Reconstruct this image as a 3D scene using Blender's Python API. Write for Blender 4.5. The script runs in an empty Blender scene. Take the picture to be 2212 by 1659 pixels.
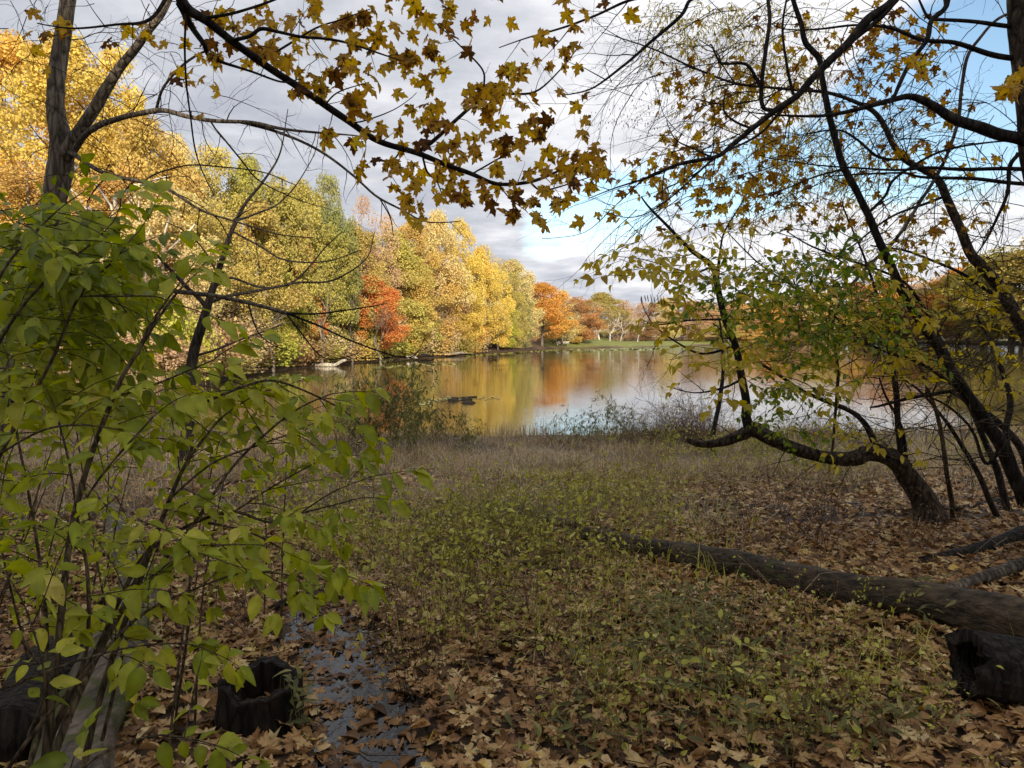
import bpy, math, random
import numpy as np
from mathutils import Matrix, Vector, noise as mnoise

random.seed(11); RNG = np.random.default_rng(11)
R = math.radians
scene = bpy.context.scene
col = scene.collection

# ------------------------------------------------------------------ camera
EYE = 1.70; PITCH = 3.82; FPX = 1534.0; WPX, HPX = 2212.0, 1659.0
cam_d = bpy.data.cameras.new('camera'); cam = bpy.data.objects.new('camera', cam_d); col.objects.link(cam)
cam.location = (0, 0, EYE); cam.rotation_euler = (R(90 - PITCH), 0, 0)
cam_d.sensor_width = 36; cam_d.lens = 36 * FPX / WPX; cam_d.clip_start = 0.05; cam_d.clip_end = 6000
scene.camera = cam

# ------------------------------------------------------------------ sun, sky, exposure
SUN_EL, SUN_AZ = 22.0, 13.0        # the sun stands behind the camera, to its right
sun_d = bpy.data.lights.new('sun', 'SUN'); sun_d.energy = 4.3; sun_d.angle = R(0.5); sun_d.color = (1.0, 0.87, 0.68)
sun = bpy.data.objects.new('sun', sun_d); col.objects.link(sun)
sx = math.cos(R(SUN_EL)) * math.sin(R(SUN_AZ)); sy = -math.cos(R(SUN_EL)) * math.cos(R(SUN_AZ)); sz = math.sin(R(SUN_EL))
sun.rotation_euler = Vector((sx, sy, sz)).to_track_quat('Z', 'Y').to_euler(); sun.location = (20, -40, 60)
vs = scene.view_settings
vs.view_transform = 'Standard'; vs.look = 'None'; vs.gamma = 1; vs.exposure = 0.56
scene.render.film_transparent = False
scene.cycles.max_bounces = 8; scene.cycles.transparent_max_bounces = 8
scene.cycles.sample_clamp_indirect = 6

def cam_dir(px, py):
    th = R(PITCH); u = (px - WPX / 2) / FPX; v = (HPX / 2 - py) / FPX
    return np.array([u, math.cos(th) + v * math.sin(th), -math.sin(th) + v * math.cos(th)])
def P(px, py, Y):
    d = cam_dir(px, py); d = d * (Y / d[1]); return np.array([d[0], d[1], d[2] + EYE])
def unit(v): v = np.asarray(v, float); return v / (np.linalg.norm(v) + 1e-12)

world = bpy.data.worlds.new('World'); scene.world = world; world.use_nodes = True
nt = world.node_tree; nt.nodes.clear()
def N(t, ty, **kw):
    n = t.nodes.new(ty)
    for k, v in kw.items():
        if k.startswith('i_'):
            key = k[2:]; key = int(key) if key.isdigit() else key
            n.inputs[key].default_value = v
        else: setattr(n, k, v)
    return n
def L(t, a, b): t.links.new(a, b)
def math_n(t, op, a, b=None, c=None, clamp=False):
    n = t.nodes.new('ShaderNodeMath'); n.operation = op; n.use_clamp = clamp
    for i, v in enumerate((a, b, c)):
        if v is None: continue
        if isinstance(v, (int, float)): n.inputs[i].default_value = v
        else: t.links.new(v, n.inputs[i])
    return n.outputs[0]
def ramp(t, fac, stops, interp='LINEAR'):
    n = t.nodes.new('ShaderNodeValToRGB'); n.color_ramp.interpolation = interp
    el = n.color_ramp.elements
    while len(el) < len(stops): el.new(0.5)
    for e, (p, c) in zip(el, stops):
        e.position = p; e.color = (c, c, c, 1) if isinstance(c, (int, float)) else (*c, 1)
    if fac is not None: t.links.new(fac, n.inputs[0])
    return n.outputs[0]
def mixc(t, fac, a, b, mode='MIX'):
    n = t.nodes.new('ShaderNodeMix'); n.data_type = 'RGBA'; n.blend_type = mode
    for s, v in ((0, fac), (6, a), (7, b)):
        if isinstance(v, (int, float)) : n.inputs[s].default_value = v if s == 0 else (v, v, v, 1)
        elif isinstance(v, tuple): n.inputs[s].default_value = (*v, 1)
        else: t.links.new(v, n.inputs[s])
    return n.outputs[2]

sky = N(nt, 'ShaderNodeTexSky', sky_type='NISHITA', sun_disc=False)
sky.sun_elevation = R(SUN_EL); sky.sun_rotation = math.atan2(sx, sy); sky.altitude = 100; sky.air_density = 1.0; sky.dust_density = 0.6; sky.ozone_density = 2.0
tc = N(nt, 'ShaderNodeTexCoord')
sep = N(nt, 'ShaderNodeSeparateXYZ'); L(nt, tc.outputs['Generated'], sep.inputs[0])
zc = math_n(nt, 'ADD', math_n(nt, 'ABSOLUTE', sep.outputs[2]), 0.16)
cx_ = math_n(nt, 'DIVIDE', sep.outputs[0], zc); cy_ = math_n(nt, 'DIVIDE', sep.outputs[1], zc)
comb = N(nt, 'ShaderNodeCombineXYZ'); L(nt, cx_, comb.inputs[0]); L(nt, cy_, comb.inputs[1])
def sky_noise(scale, detail, rough, off):
    m = N(nt, 'ShaderNodeMapping'); m.inputs[1].default_value = off; L(nt, comb.outputs[0], m.inputs[0])
    m.inputs[3].default_value = (1.0, 1.25, 1)
    n = N(nt, 'ShaderNodeTexNoise', i_Scale=scale, i_Detail=detail, i_Roughness=rough); L(nt, m.outputs[0], n.inputs['Vector'])
    return n.outputs[0]
cov = sky_noise(0.75, 6, 0.55, (3.1, 1.7, 0))
fine = sky_noise(2.5, 7, 0.6, (8.2, 4.4, 0))
shade = sky_noise(0.55, 4, 0.5, (1.2, 9.7, 0))
# openings in the overcast, each a direction in the sky
def opening(px, py, cosr, amt):
    d = unit(cam_dir(px, py))
    dp = N(nt, 'ShaderNodeVectorMath', operation='DOT_PRODUCT'); L(nt, tc.outputs['Generated'], dp.inputs[0]); dp.inputs[1].default_value = tuple(d)
    mr = N(nt, 'ShaderNodeMapRange', interpolation_type='SMOOTHSTEP'); L(nt, dp.outputs['Value'], mr.inputs[0])
    mr.inputs[1].default_value = cosr; mr.inputs[2].default_value = 1.0; mr.inputs[3].default_value = 0; mr.inputs[4].default_value = amt
    return mr.outputs[0]
gap = None
for a in ((1190, 505, .998, .32), (1310, 470, .9972, .34), (1450, 430, .996, .22), (1600, 400, .996, .22), (1640, 400, .993, .16), (1850, 320, .991, .22), (1980, 260, .990, .26), (2130, 170, .988, .28), (2330, 150, .97, .25), (1050, 560, .997, .08), (1250, 560, .995, .07)):
    o = opening(*a); gap = o if gap is None else math_n(nt, 'ADD', gap, o)
covf = math_n(nt, 'SUBTRACT', math_n(nt, 'ADD', math_n(nt, 'MULTIPLY', cov, 0.9), math_n(nt, 'MULTIPLY', fine, 0.35)), gap)
cmask = N(nt, 'ShaderNodeMapRange', interpolation_type='SMOOTHSTEP'); L(nt, covf, cmask.inputs[0])
cmask.inputs[1].default_value = 0.22; cmask.inputs[2].default_value = 0.46
# cloud brightness: thin edges white, thick middles lavender grey
thick = math_n(nt, 'ADD', math_n(nt, 'MULTIPLY', shade, 0.75), math_n(nt, 'ADD', math_n(nt, 'MULTIPLY', fine, 1.25), -0.36))
dark_side = opening(520, 330, .86, .10)
thick = math_n(nt, 'ADD', thick, dark_side)
thick = math_n(nt, 'SUBTRACT', thick, opening(1750, 60, .88, .22))
ccol = ramp(nt, thick, [(0.42, (8.3, 8.3, 8.5)), (0.58, (6.6, 6.65, 7.1)), (0.74, (5.2, 5.4, 5.9)), (0.92, (4.3, 4.5, 5.15))])
for n_ in nt.nodes:
    if n_.bl_idname == 'ShaderNodeValToRGB': pass
skyc = mixc(nt, 1.0, sky.outputs[0], (2.0, 1.95, 1.75), 'MULTIPLY')
skyf = mixc(nt, cmask.outputs[0], skyc, ccol)
bg = N(nt, 'ShaderNodeBackground'); bg.inputs[1].default_value = 0.083; L(nt, skyf, bg.inputs[0])
wo = N(nt, 'ShaderNodeOutputWorld'); L(nt, bg.outputs[0], wo.inputs[0])

# ------------------------------------------------------------------ object helpers
def tag(o, label=None, cat=None, group=None, kind=None):
    if label: o['label'] = label
    if cat: o['category'] = cat
    if group: o['group'] = group
    if kind: o['kind'] = kind
    return o
def empty(name, loc, label=None, cat=None, group=None):
    o = bpy.data.objects.new(name, None); o.location = tuple(loc); o.empty_display_size = 0.2; col.objects.link(o)
    return tag(o, label, cat, group)
def smooth_path(pts, n=6):
    """Catmull-Rom through rows (x,y,z,r)."""
    pts = np.asarray(pts, float)
    if len(pts) < 3: 
        t = np.linspace(0, 1, n + 1)[:, None]; return pts[0] * (1 - t) + pts[-1] * t
    p = np.vstack([2 * pts[0] - pts[1], pts, 2 * pts[-1] - pts[-2]]); out = []
    for i in range(1, len(p) - 2):
        t = np.linspace(0, 1, n, endpoint=False)[:, None]
        a, b, c, d = p[i - 1], p[i], p[i + 1], p[i + 2]
        out.append(0.5 * ((2 * b) + (c - a) * t + (2 * a - 5 * b + 4 * c - d) * t ** 2 + (3 * b - a - 3 * c + d) * t ** 3))
    out.append(pts[-1:]); return np.vstack(out)
class MB:
    def __init__(s): s.v = []; s.f3 = []; s.f4 = []; s.t = []; s.n = 0
    def add(s, v, f3=None, f4=None, tint=0.5):
        v = np.asarray(v, np.float32).reshape(-1, 3); s.v.append(v)
        if f3 is not None and len(f3): s.f3.append(np.asarray(f3, np.int64).reshape(-1, 3) + s.n)
        if f4 is not None and len(f4): s.f4.append(np.asarray(f4, np.int64).reshape(-1, 4) + s.n)
        t = np.full(len(v), tint, np.float32) if np.isscalar(tint) else np.asarray(tint, np.float32); s.t.append(t); s.n += len(v)
    def tube(s, path, sides=6, tint=0.5, cap=True, rough=0.0, seed=0.0, ridges=0):
        path = np.asarray(path, float); n = len(path); c = path[:, :3]; r = path[:, 3]
        T = np.gradient(c, axis=0); T /= (np.linalg.norm(T, axis=1)[:, None] + 1e-9)
        u = np.cross(T[0], [0.31, 0.17, 0.93]); u = unit(u); U = np.empty((n, 3)); 
        for i in range(n):
            u = u - T[i] * np.dot(u, T[i]); u = u / (np.linalg.norm(u) + 1e-9); U[i] = u
        V = np.cross(T, U); a = np.linspace(0, 2 * math.pi, sides, endpoint=False)
        rr = np.repeat(r[:, None], sides, 1)
        if rough:
            for i in range(n):
                for k in range(sides):
                    q = Vector((math.cos(a[k]) * 1.3 + seed, math.sin(a[k]) * 1.3, i * 0.16 + seed))
                    rr[i, k] *= 1 + rough * (mnoise.noise(q) * 1.0 + 0.5 * mnoise.noise(q * 2.7)) + (0.035 * math.cos(a[k] * ridges + 2.2 * mnoise.noise(Vector((i * .13, k * .05, seed))) * 2) if ridges else 0)
        ring = c[:, None, :] + rr[:, :, None] * (np.cos(a)[None, :, None] * U[:, None, :] + np.sin(a)[None, :, None] * V[:, None, :])
        v = ring.reshape(-1, 3); i = np.arange(n - 1)[:, None] * sides; k = np.arange(sides)[None, :]; k2 = (k + 1) % sides
        f4 = np.stack([i + k, i + k2, i + sides + k2, i + sides + k], -1).reshape(-1, 4); f3 = None
        if cap:
            v = np.vstack([v, c[-1] + T[-1] * r[-1] * 0.3, c[0] - T[0] * r[0] * 0.3]); e = n * sides; kk = np.arange(sides); kk2 = (kk + 1) % sides
            f3 = np.vstack([np.stack([(n - 1) * sides + kk, (n - 1) * sides + kk2, np.full(sides, e)], -1), np.stack([kk2, kk, np.full(sides, e + 1)], -1)])
        s.add(v, f3, f4, tint)
    def batch(s, tv, f3, f4, M, T, tint, toff=None):
        n, k = len(T), len(tv)
        v = np.einsum('nij,kj->nki', M, tv) + T[:, None, :]
        off = (np.arange(n) * k)[:, None, None]
        F3 = (np.asarray(f3)[None] + off).reshape(-1, 3) if f3 is not None and len(f3) else None
        F4 = (np.asarray(f4)[None] + off).reshape(-1, 4) if f4 is not None and len(f4) else None
        s.add(v.reshape(-1, 3), F3, F4, np.repeat(tint, k) if toff is None else np.clip(np.repeat(tint, k) + np.tile(toff, n), 0, 1))
    def mesh(s, name, mats, origin=(0, 0, 0), smooth=True):
        me = bpy.data.meshes.new(name); v = np.vstack(s.v) - np.asarray(origin, np.float32)
        f3 = np.vstack(s.f3) if s.f3 else np.zeros((0, 3), np.int64); f4 = np.vstack(s.f4) if s.f4 else np.zeros((0, 4), np.int64)
        me.vertices.add(len(v)); me.vertices.foreach_set('co', v.astype(np.float32).ravel())
        nl = f3.size + f4.size; me.loops.add(nl); me.loops.foreach_set('vertex_index', np.concatenate([f3.ravel(), f4.ravel()]).astype(np.int32))
        npoly = len(f3) + len(f4); me.polygons.add(npoly)
        me.polygons.foreach_set('loop_start', np.concatenate([np.arange(len(f3)) * 3, f3.size + np.arange(len(f4)) * 4]).astype(np.int32))
        if smooth: me.polygons.foreach_set('use_smooth', np.ones(npoly, bool))
        at = me.attributes.new('tint', 'FLOAT', 'POINT'); at.data.foreach_set('value', np.concatenate(s.t).astype(np.float32))
        me.update(calc_edges=True)
        for m in (mats if isinstance(mats, (list, tuple)) else [mats]): me.materials.append(m)
        return me
    def build(s, name, mats, parent=None, origin=(0, 0, 0), smooth=True, kind=None):
        if not s.n: return None
        o = bpy.data.objects.new(name, s.mesh(name, mats, origin, smooth)); col.objects.link(o)
        if parent is not None: o.parent = parent
        elif any(origin): o.location = tuple(origin)
        if kind: o['kind'] = kind
        return o
def copy_tree(o, parent=None):
    c = o.copy(); col.objects.link(c); c.parent = parent
    for ch in [k for k in list(o.children)]: copy_tree(ch, c)
    return c

# ------------------------------------------------------------------ materials
def mat(name):
    m = bpy.data.materials.new(name); m.use_nodes = True; t = m.node_tree; t.nodes.clear()
    out = N(t, 'ShaderNodeOutputMaterial'); return m, t, out
def tint_fac(t):
    a = N(t, 'ShaderNodeAttribute', attribute_name='tint'); return a.outputs['Fac']
def pos_noise(t, scale, detail=4, rough=0.55, stretch=(1, 1, 1), coord='Position', rot=(0, 0, 0)):
    if coord == 'Position': g = N(t, 'ShaderNodeNewGeometry').outputs['Position']
    else: g = N(t, 'ShaderNodeTexCoord').outputs[coord]
    mp = N(t, 'ShaderNodeMapping'); mp.inputs[3].default_value = stretch; mp.inputs[2].default_value = rot; L(t, g, mp.inputs[0])
    n = N(t, 'ShaderNodeTexNoise', i_Scale=scale, i_Detail=detail, i_Roughness=rough); L(t, mp.outputs[0], n.inputs['Vector']); return n.outputs[0]
def principled(t, colr, rough=0.7, spec=0.3, bump=None, dist=0.01, strength=0.6):
    p = N(t, 'ShaderNodeBsdfPrincipled'); p.inputs['Roughness'].default_value = rough; p.inputs['Specular IOR Level'].default_value = spec
    if isinstance(colr, tuple): p.inputs['Base Color'].default_value = (*colr, 1)
    else: L(t, colr, p.inputs['Base Color'])
    if bump is not None:
        b = N(t, 'ShaderNodeBump'); b.inputs['Strength'].default_value = strength; b.inputs['Distance'].default_value = dist; L(t, bump, b.inputs['Height']); L(t, b.outputs[0], p.inputs['Normal'])
    return p
def leaf_mat(name, stops, trans=0.45, rough=0.5, spots=None, spot_col=(0.05, 0.025, 0.01), vein=0.0, sat=1.15, nscale=30):
    m, t, out = mat(name); c = ramp(t, tint_fac(t), stops)
    v = pos_noise(t, nscale, 3); c = mixc(t, 1.0, c, ramp(t, v, [(0.3, 0.72), (0.7, 1.2)]), 'MULTIPLY')
    if spots:
        s_ = pos_noise(t, spots[0], 2, 0.6); f = ramp(t, s_, [(spots[1], 0.0), (spots[1] + 0.06, 1.0)]); c = mixc(t, math_n(t, 'MULTIPLY', f, 0.85), c, spot_col)
    p = principled(t, c, rough, 0.25)
    tr = N(t, 'ShaderNodeBsdfTranslucent'); hs = N(t, 'ShaderNodeHueSaturation'); hs.inputs['Saturation'].default_value = sat; hs.inputs['Value'].default_value = 1.1; L(t, c, hs.inputs['Color']); L(t, hs.outputs[0], tr.inputs[0])
    mx = N(t, 'ShaderNodeMixShader'); mx.inputs[0].default_value = trans; L(t, p.outputs[0], mx.inputs[1]); L(t, tr.outputs[0], mx.inputs[2]); L(t, mx.outputs[0], out.inputs[0])
    return m
def bark_mat(name, dark, light, scale=9, stretch=(1, 1, 0.18), moss=0.0, bump=0.02, rough=0.85, spec=0.2, crack=1.0):
    m, t, out = mat(name)
    a = pos_noise(t, scale * 3, 6, 0.65, stretch); b = pos_noise(t, scale * 0.35, 4)
    c = mixc(t, ramp(t, a, [(0.35, 0.0), (0.66, 1.0)]), dark, light)
    c = mixc(t, 1.0, c, ramp(t, b, [(0.3, 0.65), (0.7, 1.25)]), 'MULTIPLY')
    if moss:
        f = ramp(t, pos_noise(t, 5, 5), [(0.62 - moss * 0.3, 0.0), (0.68 - moss * 0.3, 1.0)]); c = mixc(t, math_n(t, 'MULTIPLY', f, 0.8), c, (0.075, 0.085, 0.02))
    vo = N(t, 'ShaderNodeTexVoronoi', feature='DISTANCE_TO_EDGE'); vo.inputs['Scale'].default_value = scale * 2.2
    g = N(t, 'ShaderNodeNewGeometry'); mp = N(t, 'ShaderNodeMapping'); mp.inputs[3].default_value = stretch; L(t, g.outputs['Position'], mp.inputs[0]); L(t, mp.outputs[0], vo.inputs['Vector'])
    h = math_n(t, 'ADD', a, math_n(t, 'MULTIPLY', math_n(t, 'MINIMUM', vo.outputs[0], 0.25), 2.0 * crack))
    c = mixc(t, 1.0, c, ramp(t, vo.outputs[0], [(0.0, 1.0 - 0.58 * crack), (0.16, 1.0 + 0.1 * crack)]), 'MULTIPLY')
    p = principled(t, c, rough, spec, h, bump * 1.6, 1.0); L(t, p.outputs[0], out.inputs[0]); return m

M = {}
M['bark_grey'] = bark_mat('grey_bark', (0.07, 0.056, 0.042), (0.25, 0.205, 0.155), 7, bump=0.03)
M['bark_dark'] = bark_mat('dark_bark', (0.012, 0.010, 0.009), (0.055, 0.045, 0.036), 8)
M['bark_ridged'] = bark_mat('ridged_bark', (0.020, 0.015, 0.011), (0.15, 0.11, 0.075), 8, (1, 1, 0.4), bump=0.03)
M['bark_far'] = bark_mat('far_bark', (0.10, 0.085, 0.065), (0.30, 0.26, 0.20), 0.6)
M['bark_white'] = bark_mat('white_bark', (0.45, 0.42, 0.36), (0.80, 0.77, 0.70), 0.5)
M['stem'] = bark_mat('brown_stem', (0.08, 0.055, 0.033), (0.24, 0.175, 0.10), 20)
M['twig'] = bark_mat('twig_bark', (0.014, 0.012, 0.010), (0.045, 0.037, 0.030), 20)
M['log_wet'] = bark_mat('wet_log_wood', (0.012, 0.009, 0.006), (0.13, 0.092, 0.055), 7, (0.22, 0.8, 1.6), moss=0.08, rough=0.65, spec=0.25, bump=0.04, crack=0.0)
M['log_grey'] = bark_mat('weathered_log_wood', (0.04, 0.033, 0.026), (0.24, 0.19, 0.14), 7, (1.2, 0.2, 0.5), moss=0.45, crack=0.15)
M['char'] = bark_mat('black_rotten_wood', (0.005, 0.004, 0.003), (0.050, 0.036, 0.025), 9, (1, 1, 0.16), rough=0.7, spec=0.2, bump=0.03)
M['weed_stem'] = bark_mat('green_stem', (0.22, 0.19, 0.07), (0.50, 0.43, 0.19), 25)
M['dead_wood'] = bark_mat('bleached_wood', (0.30, 0.26, 0.20), (0.62, 0.56, 0.47), 2)
M['maple_leaf'] = leaf_mat('spotted_maple_leaf', [(0, (0.11, 0.045, 0.012)), (0.22, (0.36, 0.17, 0.04)), (0.5, (0.62, 0.37, 0.07)), (0.85, (0.70, 0.47, 0.09)), (1, (0.68, 0.54, 0.11))], 0.68, spots=(38, 0.56), nscale=22)
M['honeysuckle_leaf'] = leaf_mat('shrub_leaf', [(0, (0.13, 0.17, 0.018)), (0.4, (0.35, 0.39, 0.03)), (0.75, (0.54, 0.54, 0.06)), (0.92, (0.66, 0.60, 0.11)), (1, (0.70, 0.58, 0.16))], 0.5, rough=0.38, spots=(60, 0.67), nscale=18)
M['yellow_leaf'] = leaf_mat('yellowing_leaf', [(0, (0.20, 0.10, 0.02)), (0.2, (0.46, 0.32, 0.05)), (0.6, (0.64, 0.50, 0.08)), (1, (0.66, 0.58, 0.14))], 0.62, spots=(50, 0.66))
M['green_leaf'] = leaf_mat('green_leaf', [(0, (0.08, 0.14, 0.02)), (0.6, (0.20, 0.29, 0.035)), (1, (0.42, 0.44, 0.08))], 0.55)
M['litter'] = leaf_mat('fallen_leaf', [(0, (0.070, 0.036, 0.016)), (0.3, (0.23, 0.115, 0.04)), (0.58, (0.43, 0.235, 0.09)), (0.82, (0.62, 0.41, 0.18)), (0.94, (0.72, 0.55, 0.28)), (1, (0.66, 0.42, 0.06))], 0.12, rough=0.45, sat=1.0, nscale=35)
M['dry_grass'] = leaf_mat('dry_grass', [(0, (0.20, 0.125, 0.065)), (0.5, (0.48, 0.34, 0.18)), (0.85, (0.68, 0.53, 0.31)), (1, (0.48, 0.43, 0.14))], 0.25, sat=1.0)
M['weed_leaf'] = leaf_mat('weed_leaf', [(0, (0.26, 0.22, 0.05)), (0.5, (0.50, 0.48, 0.09)), (1, (0.68, 0.64, 0.17))], 0.4)
M['smartweed'] = leaf_mat('smartweed_leaf', [(0, (0.085, 0.09, 0.03)), (0.5, (0.18, 0.18, 0.055)), (1, (0.36, 0.31, 0.11))], 0.3)
M['red_stalk'] = leaf_mat('seed_stalk', [(0, (0.05, 0.028, 0.018)), (1, (0.17, 0.085, 0.055))], 0.1, sat=1.0)

def crown_mat():
    m, t, out = mat('autumn_foliage'); oi = N(t, 'ShaderNodeObjectInfo'); f = tint_fac(t)
    c = oi.outputs['Color']
    var = ramp(t, f, [(0, (0.68, 0.66, 0.6)), (0.4, (0.92, 0.92, 0.9)), (0.75, (1.06, 1.06, 1.02)), (1.0, (1.22, 1.12, 1.0))])
    c = mixc(t, 1.0, c, var, 'MULTIPLY')
    pn = pos_noise(t, 0.28, 3); hs0 = N(t, 'ShaderNodeHueSaturation'); L(t, ramp(t, pn, [(0.3, 0.492), (0.7, 0.512)]), hs0.inputs['Hue']); L(t, c, hs0.inputs['Color']); c = hs0.outputs[0]
    d = N(t, 'ShaderNodeBsdfDiffuse'); L(t, c, d.inputs[0]); tr = N(t, 'ShaderNodeBsdfTranslucent'); L(t, c, tr.inputs[0])
    mx = N(t, 'ShaderNodeMixShader'); mx.inputs[0].default_value = 0.3; L(t, d.outputs[0], mx.inputs[1]); L(t, tr.outputs[0], mx.inputs[2]); L(t, mx.outputs[0], out.inputs[0]); return m
M['crown'] = crown_mat()

# ------------------------------------------------------------------ terrain
POND = np.array([(-12.8, 28), (-9.5, 22.5), (-5.3, 20.2), (0, 20.0), (5.5, 21.0), (10.4, 21.2), (15.8, 21.8), (30, 23), (60, 28), (110, 60), (165, 120), (172, 206), (168, 300), (107, 282), (37, 200), (11, 175), (3.9, 139), (-4, 117), (-10.7, 99), (-16, 84), (-18.7, 71), (-20.3, 57), (-18.5, 45), (-17.2, 37)], float)
def sdist(x, y):
    x = np.asarray(x, float); y = np.asarray(y, float); d = np.full(x.shape, 1e9); ins = np.zeros(x.shape, bool)
    n = len(POND)
    for i in range(n):
        ax, ay = POND[i]; bx, by = POND[(i + 1) % n]; ex, ey = bx - ax, by - ay
        t = np.clip(((x - ax) * ex + (y - ay) * ey) / (ex * ex + ey * ey), 0, 1)
        d = np.minimum(d, np.hypot(x - ax - t * ex, y - ay - t * ey))
        c = ((ay > y) != (by > y)); xi = ax + (y - ay) * ex / (ey if ey else 1e-9); ins ^= c & (x < xi)
    return np.where(ins, -d, d)
def sst(a, b, x): t = np.clip((x - a) / (b - a), 0, 1); return t * t * (3 - 2 * t)
def wav(x, y, s, a, sd=0): return a * (np.sin(x * s + sd + 1.3 * np.sin(y * s * .7 + sd)) * np.cos(y * s * 1.13 + sd * 2 + np.sin(x * s * .6)))
WATER = -1.2
PUD = [(-1.25, 4.45), (-1.10, 4.1), (-0.93, 3.8), (-0.78, 3.5), (-0.68, 3.2), (-0.62, 2.95), (-0.56, 2.7), (-0.5, 2.4)]
def pud_d(x, y):
    d = np.full(np.shape(x), 1e9)
    for i in range(len(PUD) - 1):
        ax, ay = PUD[i]; bx, by = PUD[i + 1]; ex, ey = bx - ax, by - ay
        t = np.clip(((x - ax) * ex + (y - ay) * ey) / (ex * ex + ey * ey), 0, 1)
        d = np.minimum(d, np.hypot(x - ax - t * ex, y - ay - t * ey) - 0.23)
    return d + 0.07 * np.sin(x * 11 + y * 5) * np.cos(y * 13 - x * 4) + .03 * np.sin(x * 31 + 2) * np.sin(y * 27)
def gz(x, y, sd=None):
    x = np.asarray(x, float); y = np.asarray(y, float)
    if sd is None: sd = sdist(x, y)
    near = -0.93 * sst(3, 19, y) + wav(x, y, 1.1, .035) + wav(x, y, 2.9, .018, 2) + wav(x, y, .31, .06, 4)
    pd = pud_d(x, y); k = 1 - sst(0.1, 0.6, pd); near = near * (1 - k) + (-0.02) * k
    near = near - 0.06 * (1 - sst(-0.12, 0.12, pd)) + 0.012 * (1 - sst(0, .5, pd)) * np.sin(x * 23) * np.cos(y * 19)
    near = near + 0.42 * np.clip(-y - 22, 0, 42)                                   # unseen slope added behind the viewpoint to help block the sun
    left = 1 - sst(-6, 26, x - 0.10 * (y - 120))
    hill = 0.36 * np.clip(sd - 4, 0, 46) * left
    far = WATER + 0.35 + 1.1 * sst(0, 9, sd) + hill + wav(x, y, .12, .35, 1) * sst(5, 20, sd)
    w = sst(24, 36, y); land = near * (1 - w) + far * w
    land = WATER + (land - WATER) * sst(0, 1.6, sd)
    return np.where(sd > 0, land, WATER - 0.35 * np.minimum(-sd, 5))
def gz1(x, y): return float(gz(np.array([x]), np.array([y]))[0])
_GT = 0.5 * 1.02 ** np.arange(340)
def G(px, py):
    """where the view line of a pixel meets the ground"""
    d = cam_dir(px, py); q = np.array([0, 0, EYE])[None] + d[None] * _GT[:, None]; z = np.maximum(gz(q[:, 0], q[:, 1]), WATER)
    hit = np.nonzero(q[:, 2] <= z)[0]; i = hit[0] if len(hit) else len(q) - 1
    if i == 0: return q[0]
    a, b = q[i - 1, 2] - z[i - 1], q[i, 2] - z[i]; k = a / (a - b + 1e-9); return q[i - 1] * (1 - k) + q[i] * k
# ------------------------------------------------------------------ ground and water
def grid_ground():
    ys = np.concatenate([np.arange(-78, -4, 2.0), np.arange(-4, 1.6, .35), np.arange(1.6, 8, .10), np.arange(8, 26, .25), 26 * 1.022 ** np.arange(0, 225)])
    ss = np.linspace(-1.7, 1.7, 250)
    X = ss[None, :] * (9 + np.abs(ys)[:, None] * 1.08); Y = np.repeat(ys[:, None], len(ss), 1)
    sd = sdist(X, Y); Z = gz(X, Y, sd)
    v = np.stack([X, Y, Z], -1).reshape(-1, 3); n, m = X.shape
    i = np.arange(n - 1)[:, None] * m; k = np.arange(m - 1)[None, :]
    f = np.stack([i + k, i + k + 1, i + m + k + 1, i + m + k], -1).reshape(-1, 4)
    lawn = sst(120, 140, Y) * sst(2, 12, X) * (1 - sst(26, 36, sd)) * sst(0.3, 1.2, sd)
    zone = np.maximum(lawn, 0.45 * sst(8, 13, Y) * (1 - sst(24, 30, Y)))
    mb = MB(); mb.add(v, None, f, zone.ravel()); return mb
m, t, out = mat('woodland_soil')
n1 = pos_noise(t, 9, 8, 0.7); n2 = pos_noise(t, 1.1, 4)
soil = ramp(t, n1, [(0.3, (0.028, 0.019, 0.013)), (0.52, (0.075, 0.046, 0.028)), (0.72, (0.16, 0.10, 0.06))])
soil = mixc(t, 1.0, soil, ramp(t, n2, [(0.3, 0.7), (0.7, 1.2)]), 'MULTIPLY')
dry = ramp(t, n1, [(0.3, (0.06, 0.042, 0.028)), (0.7, (0.20, 0.15, 0.09))])
lawn = ramp(t, pos_noise(t, 0.8, 5), [(0.3, (0.13, 0.16, 0.04)), (0.7, (0.24, 0.24, 0.075))])
f = tint_fac(t); c = mixc(t, ramp(t, f, [(0.1, 0.0), (0.42, 1.0)]), soil, dry); c = mixc(t, ramp(t, f, [(0.55, 0.0), (0.8, 1.0)]), c, lawn)
p = principled(t, c, 0.8, 0.25, n1, 0.03, 0.8); L(t, p.outputs[0], out.inputs[0]); M['soil'] = m
ground = grid_ground().build('ground', M['soil'], kind='structure')

m, t, out = mat('pond_water')
g = N(t, 'ShaderNodeNewGeometry')
def wn(scale, stretch, detail=3, rot=0.0):
    mp = N(t, 'ShaderNodeMapping'); mp.inputs[3].default_value = stretch; mp.inputs[2].default_value = (0, 0, rot); L(t, g.outputs['Position'], mp.inputs[0])
    n = N(t, 'ShaderNodeTexNoise', i_Scale=scale, i_Detail=detail, i_Roughness=0.5); L(t, mp.outputs[0], n.inputs['Vector']); return n.outputs[0]
rip = wn(1.0, (1.0, 4.5, 1), 3, 0.15); rip2 = wn(3.4, (0.8, 2.6, 1), 2, -0.1); area = wn(0.03, (0.5, 2.2, 1), 3)
amp = ramp(t, area, [(0.40, 0.25), (0.62, 1.0)])
h = math_n(t, 'MULTIPLY', math_n(t, 'ADD', rip, math_n(t, 'MULTIPLY', rip2, 0.35)), amp)
p = principled(t, (0.06, 0.05, 0.025), 0.03, 0.5, h, 0.012, 0.5); p.inputs['IOR'].default_value = 1.9; p.inputs['Specular IOR Level'].default_value = 0.75
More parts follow.
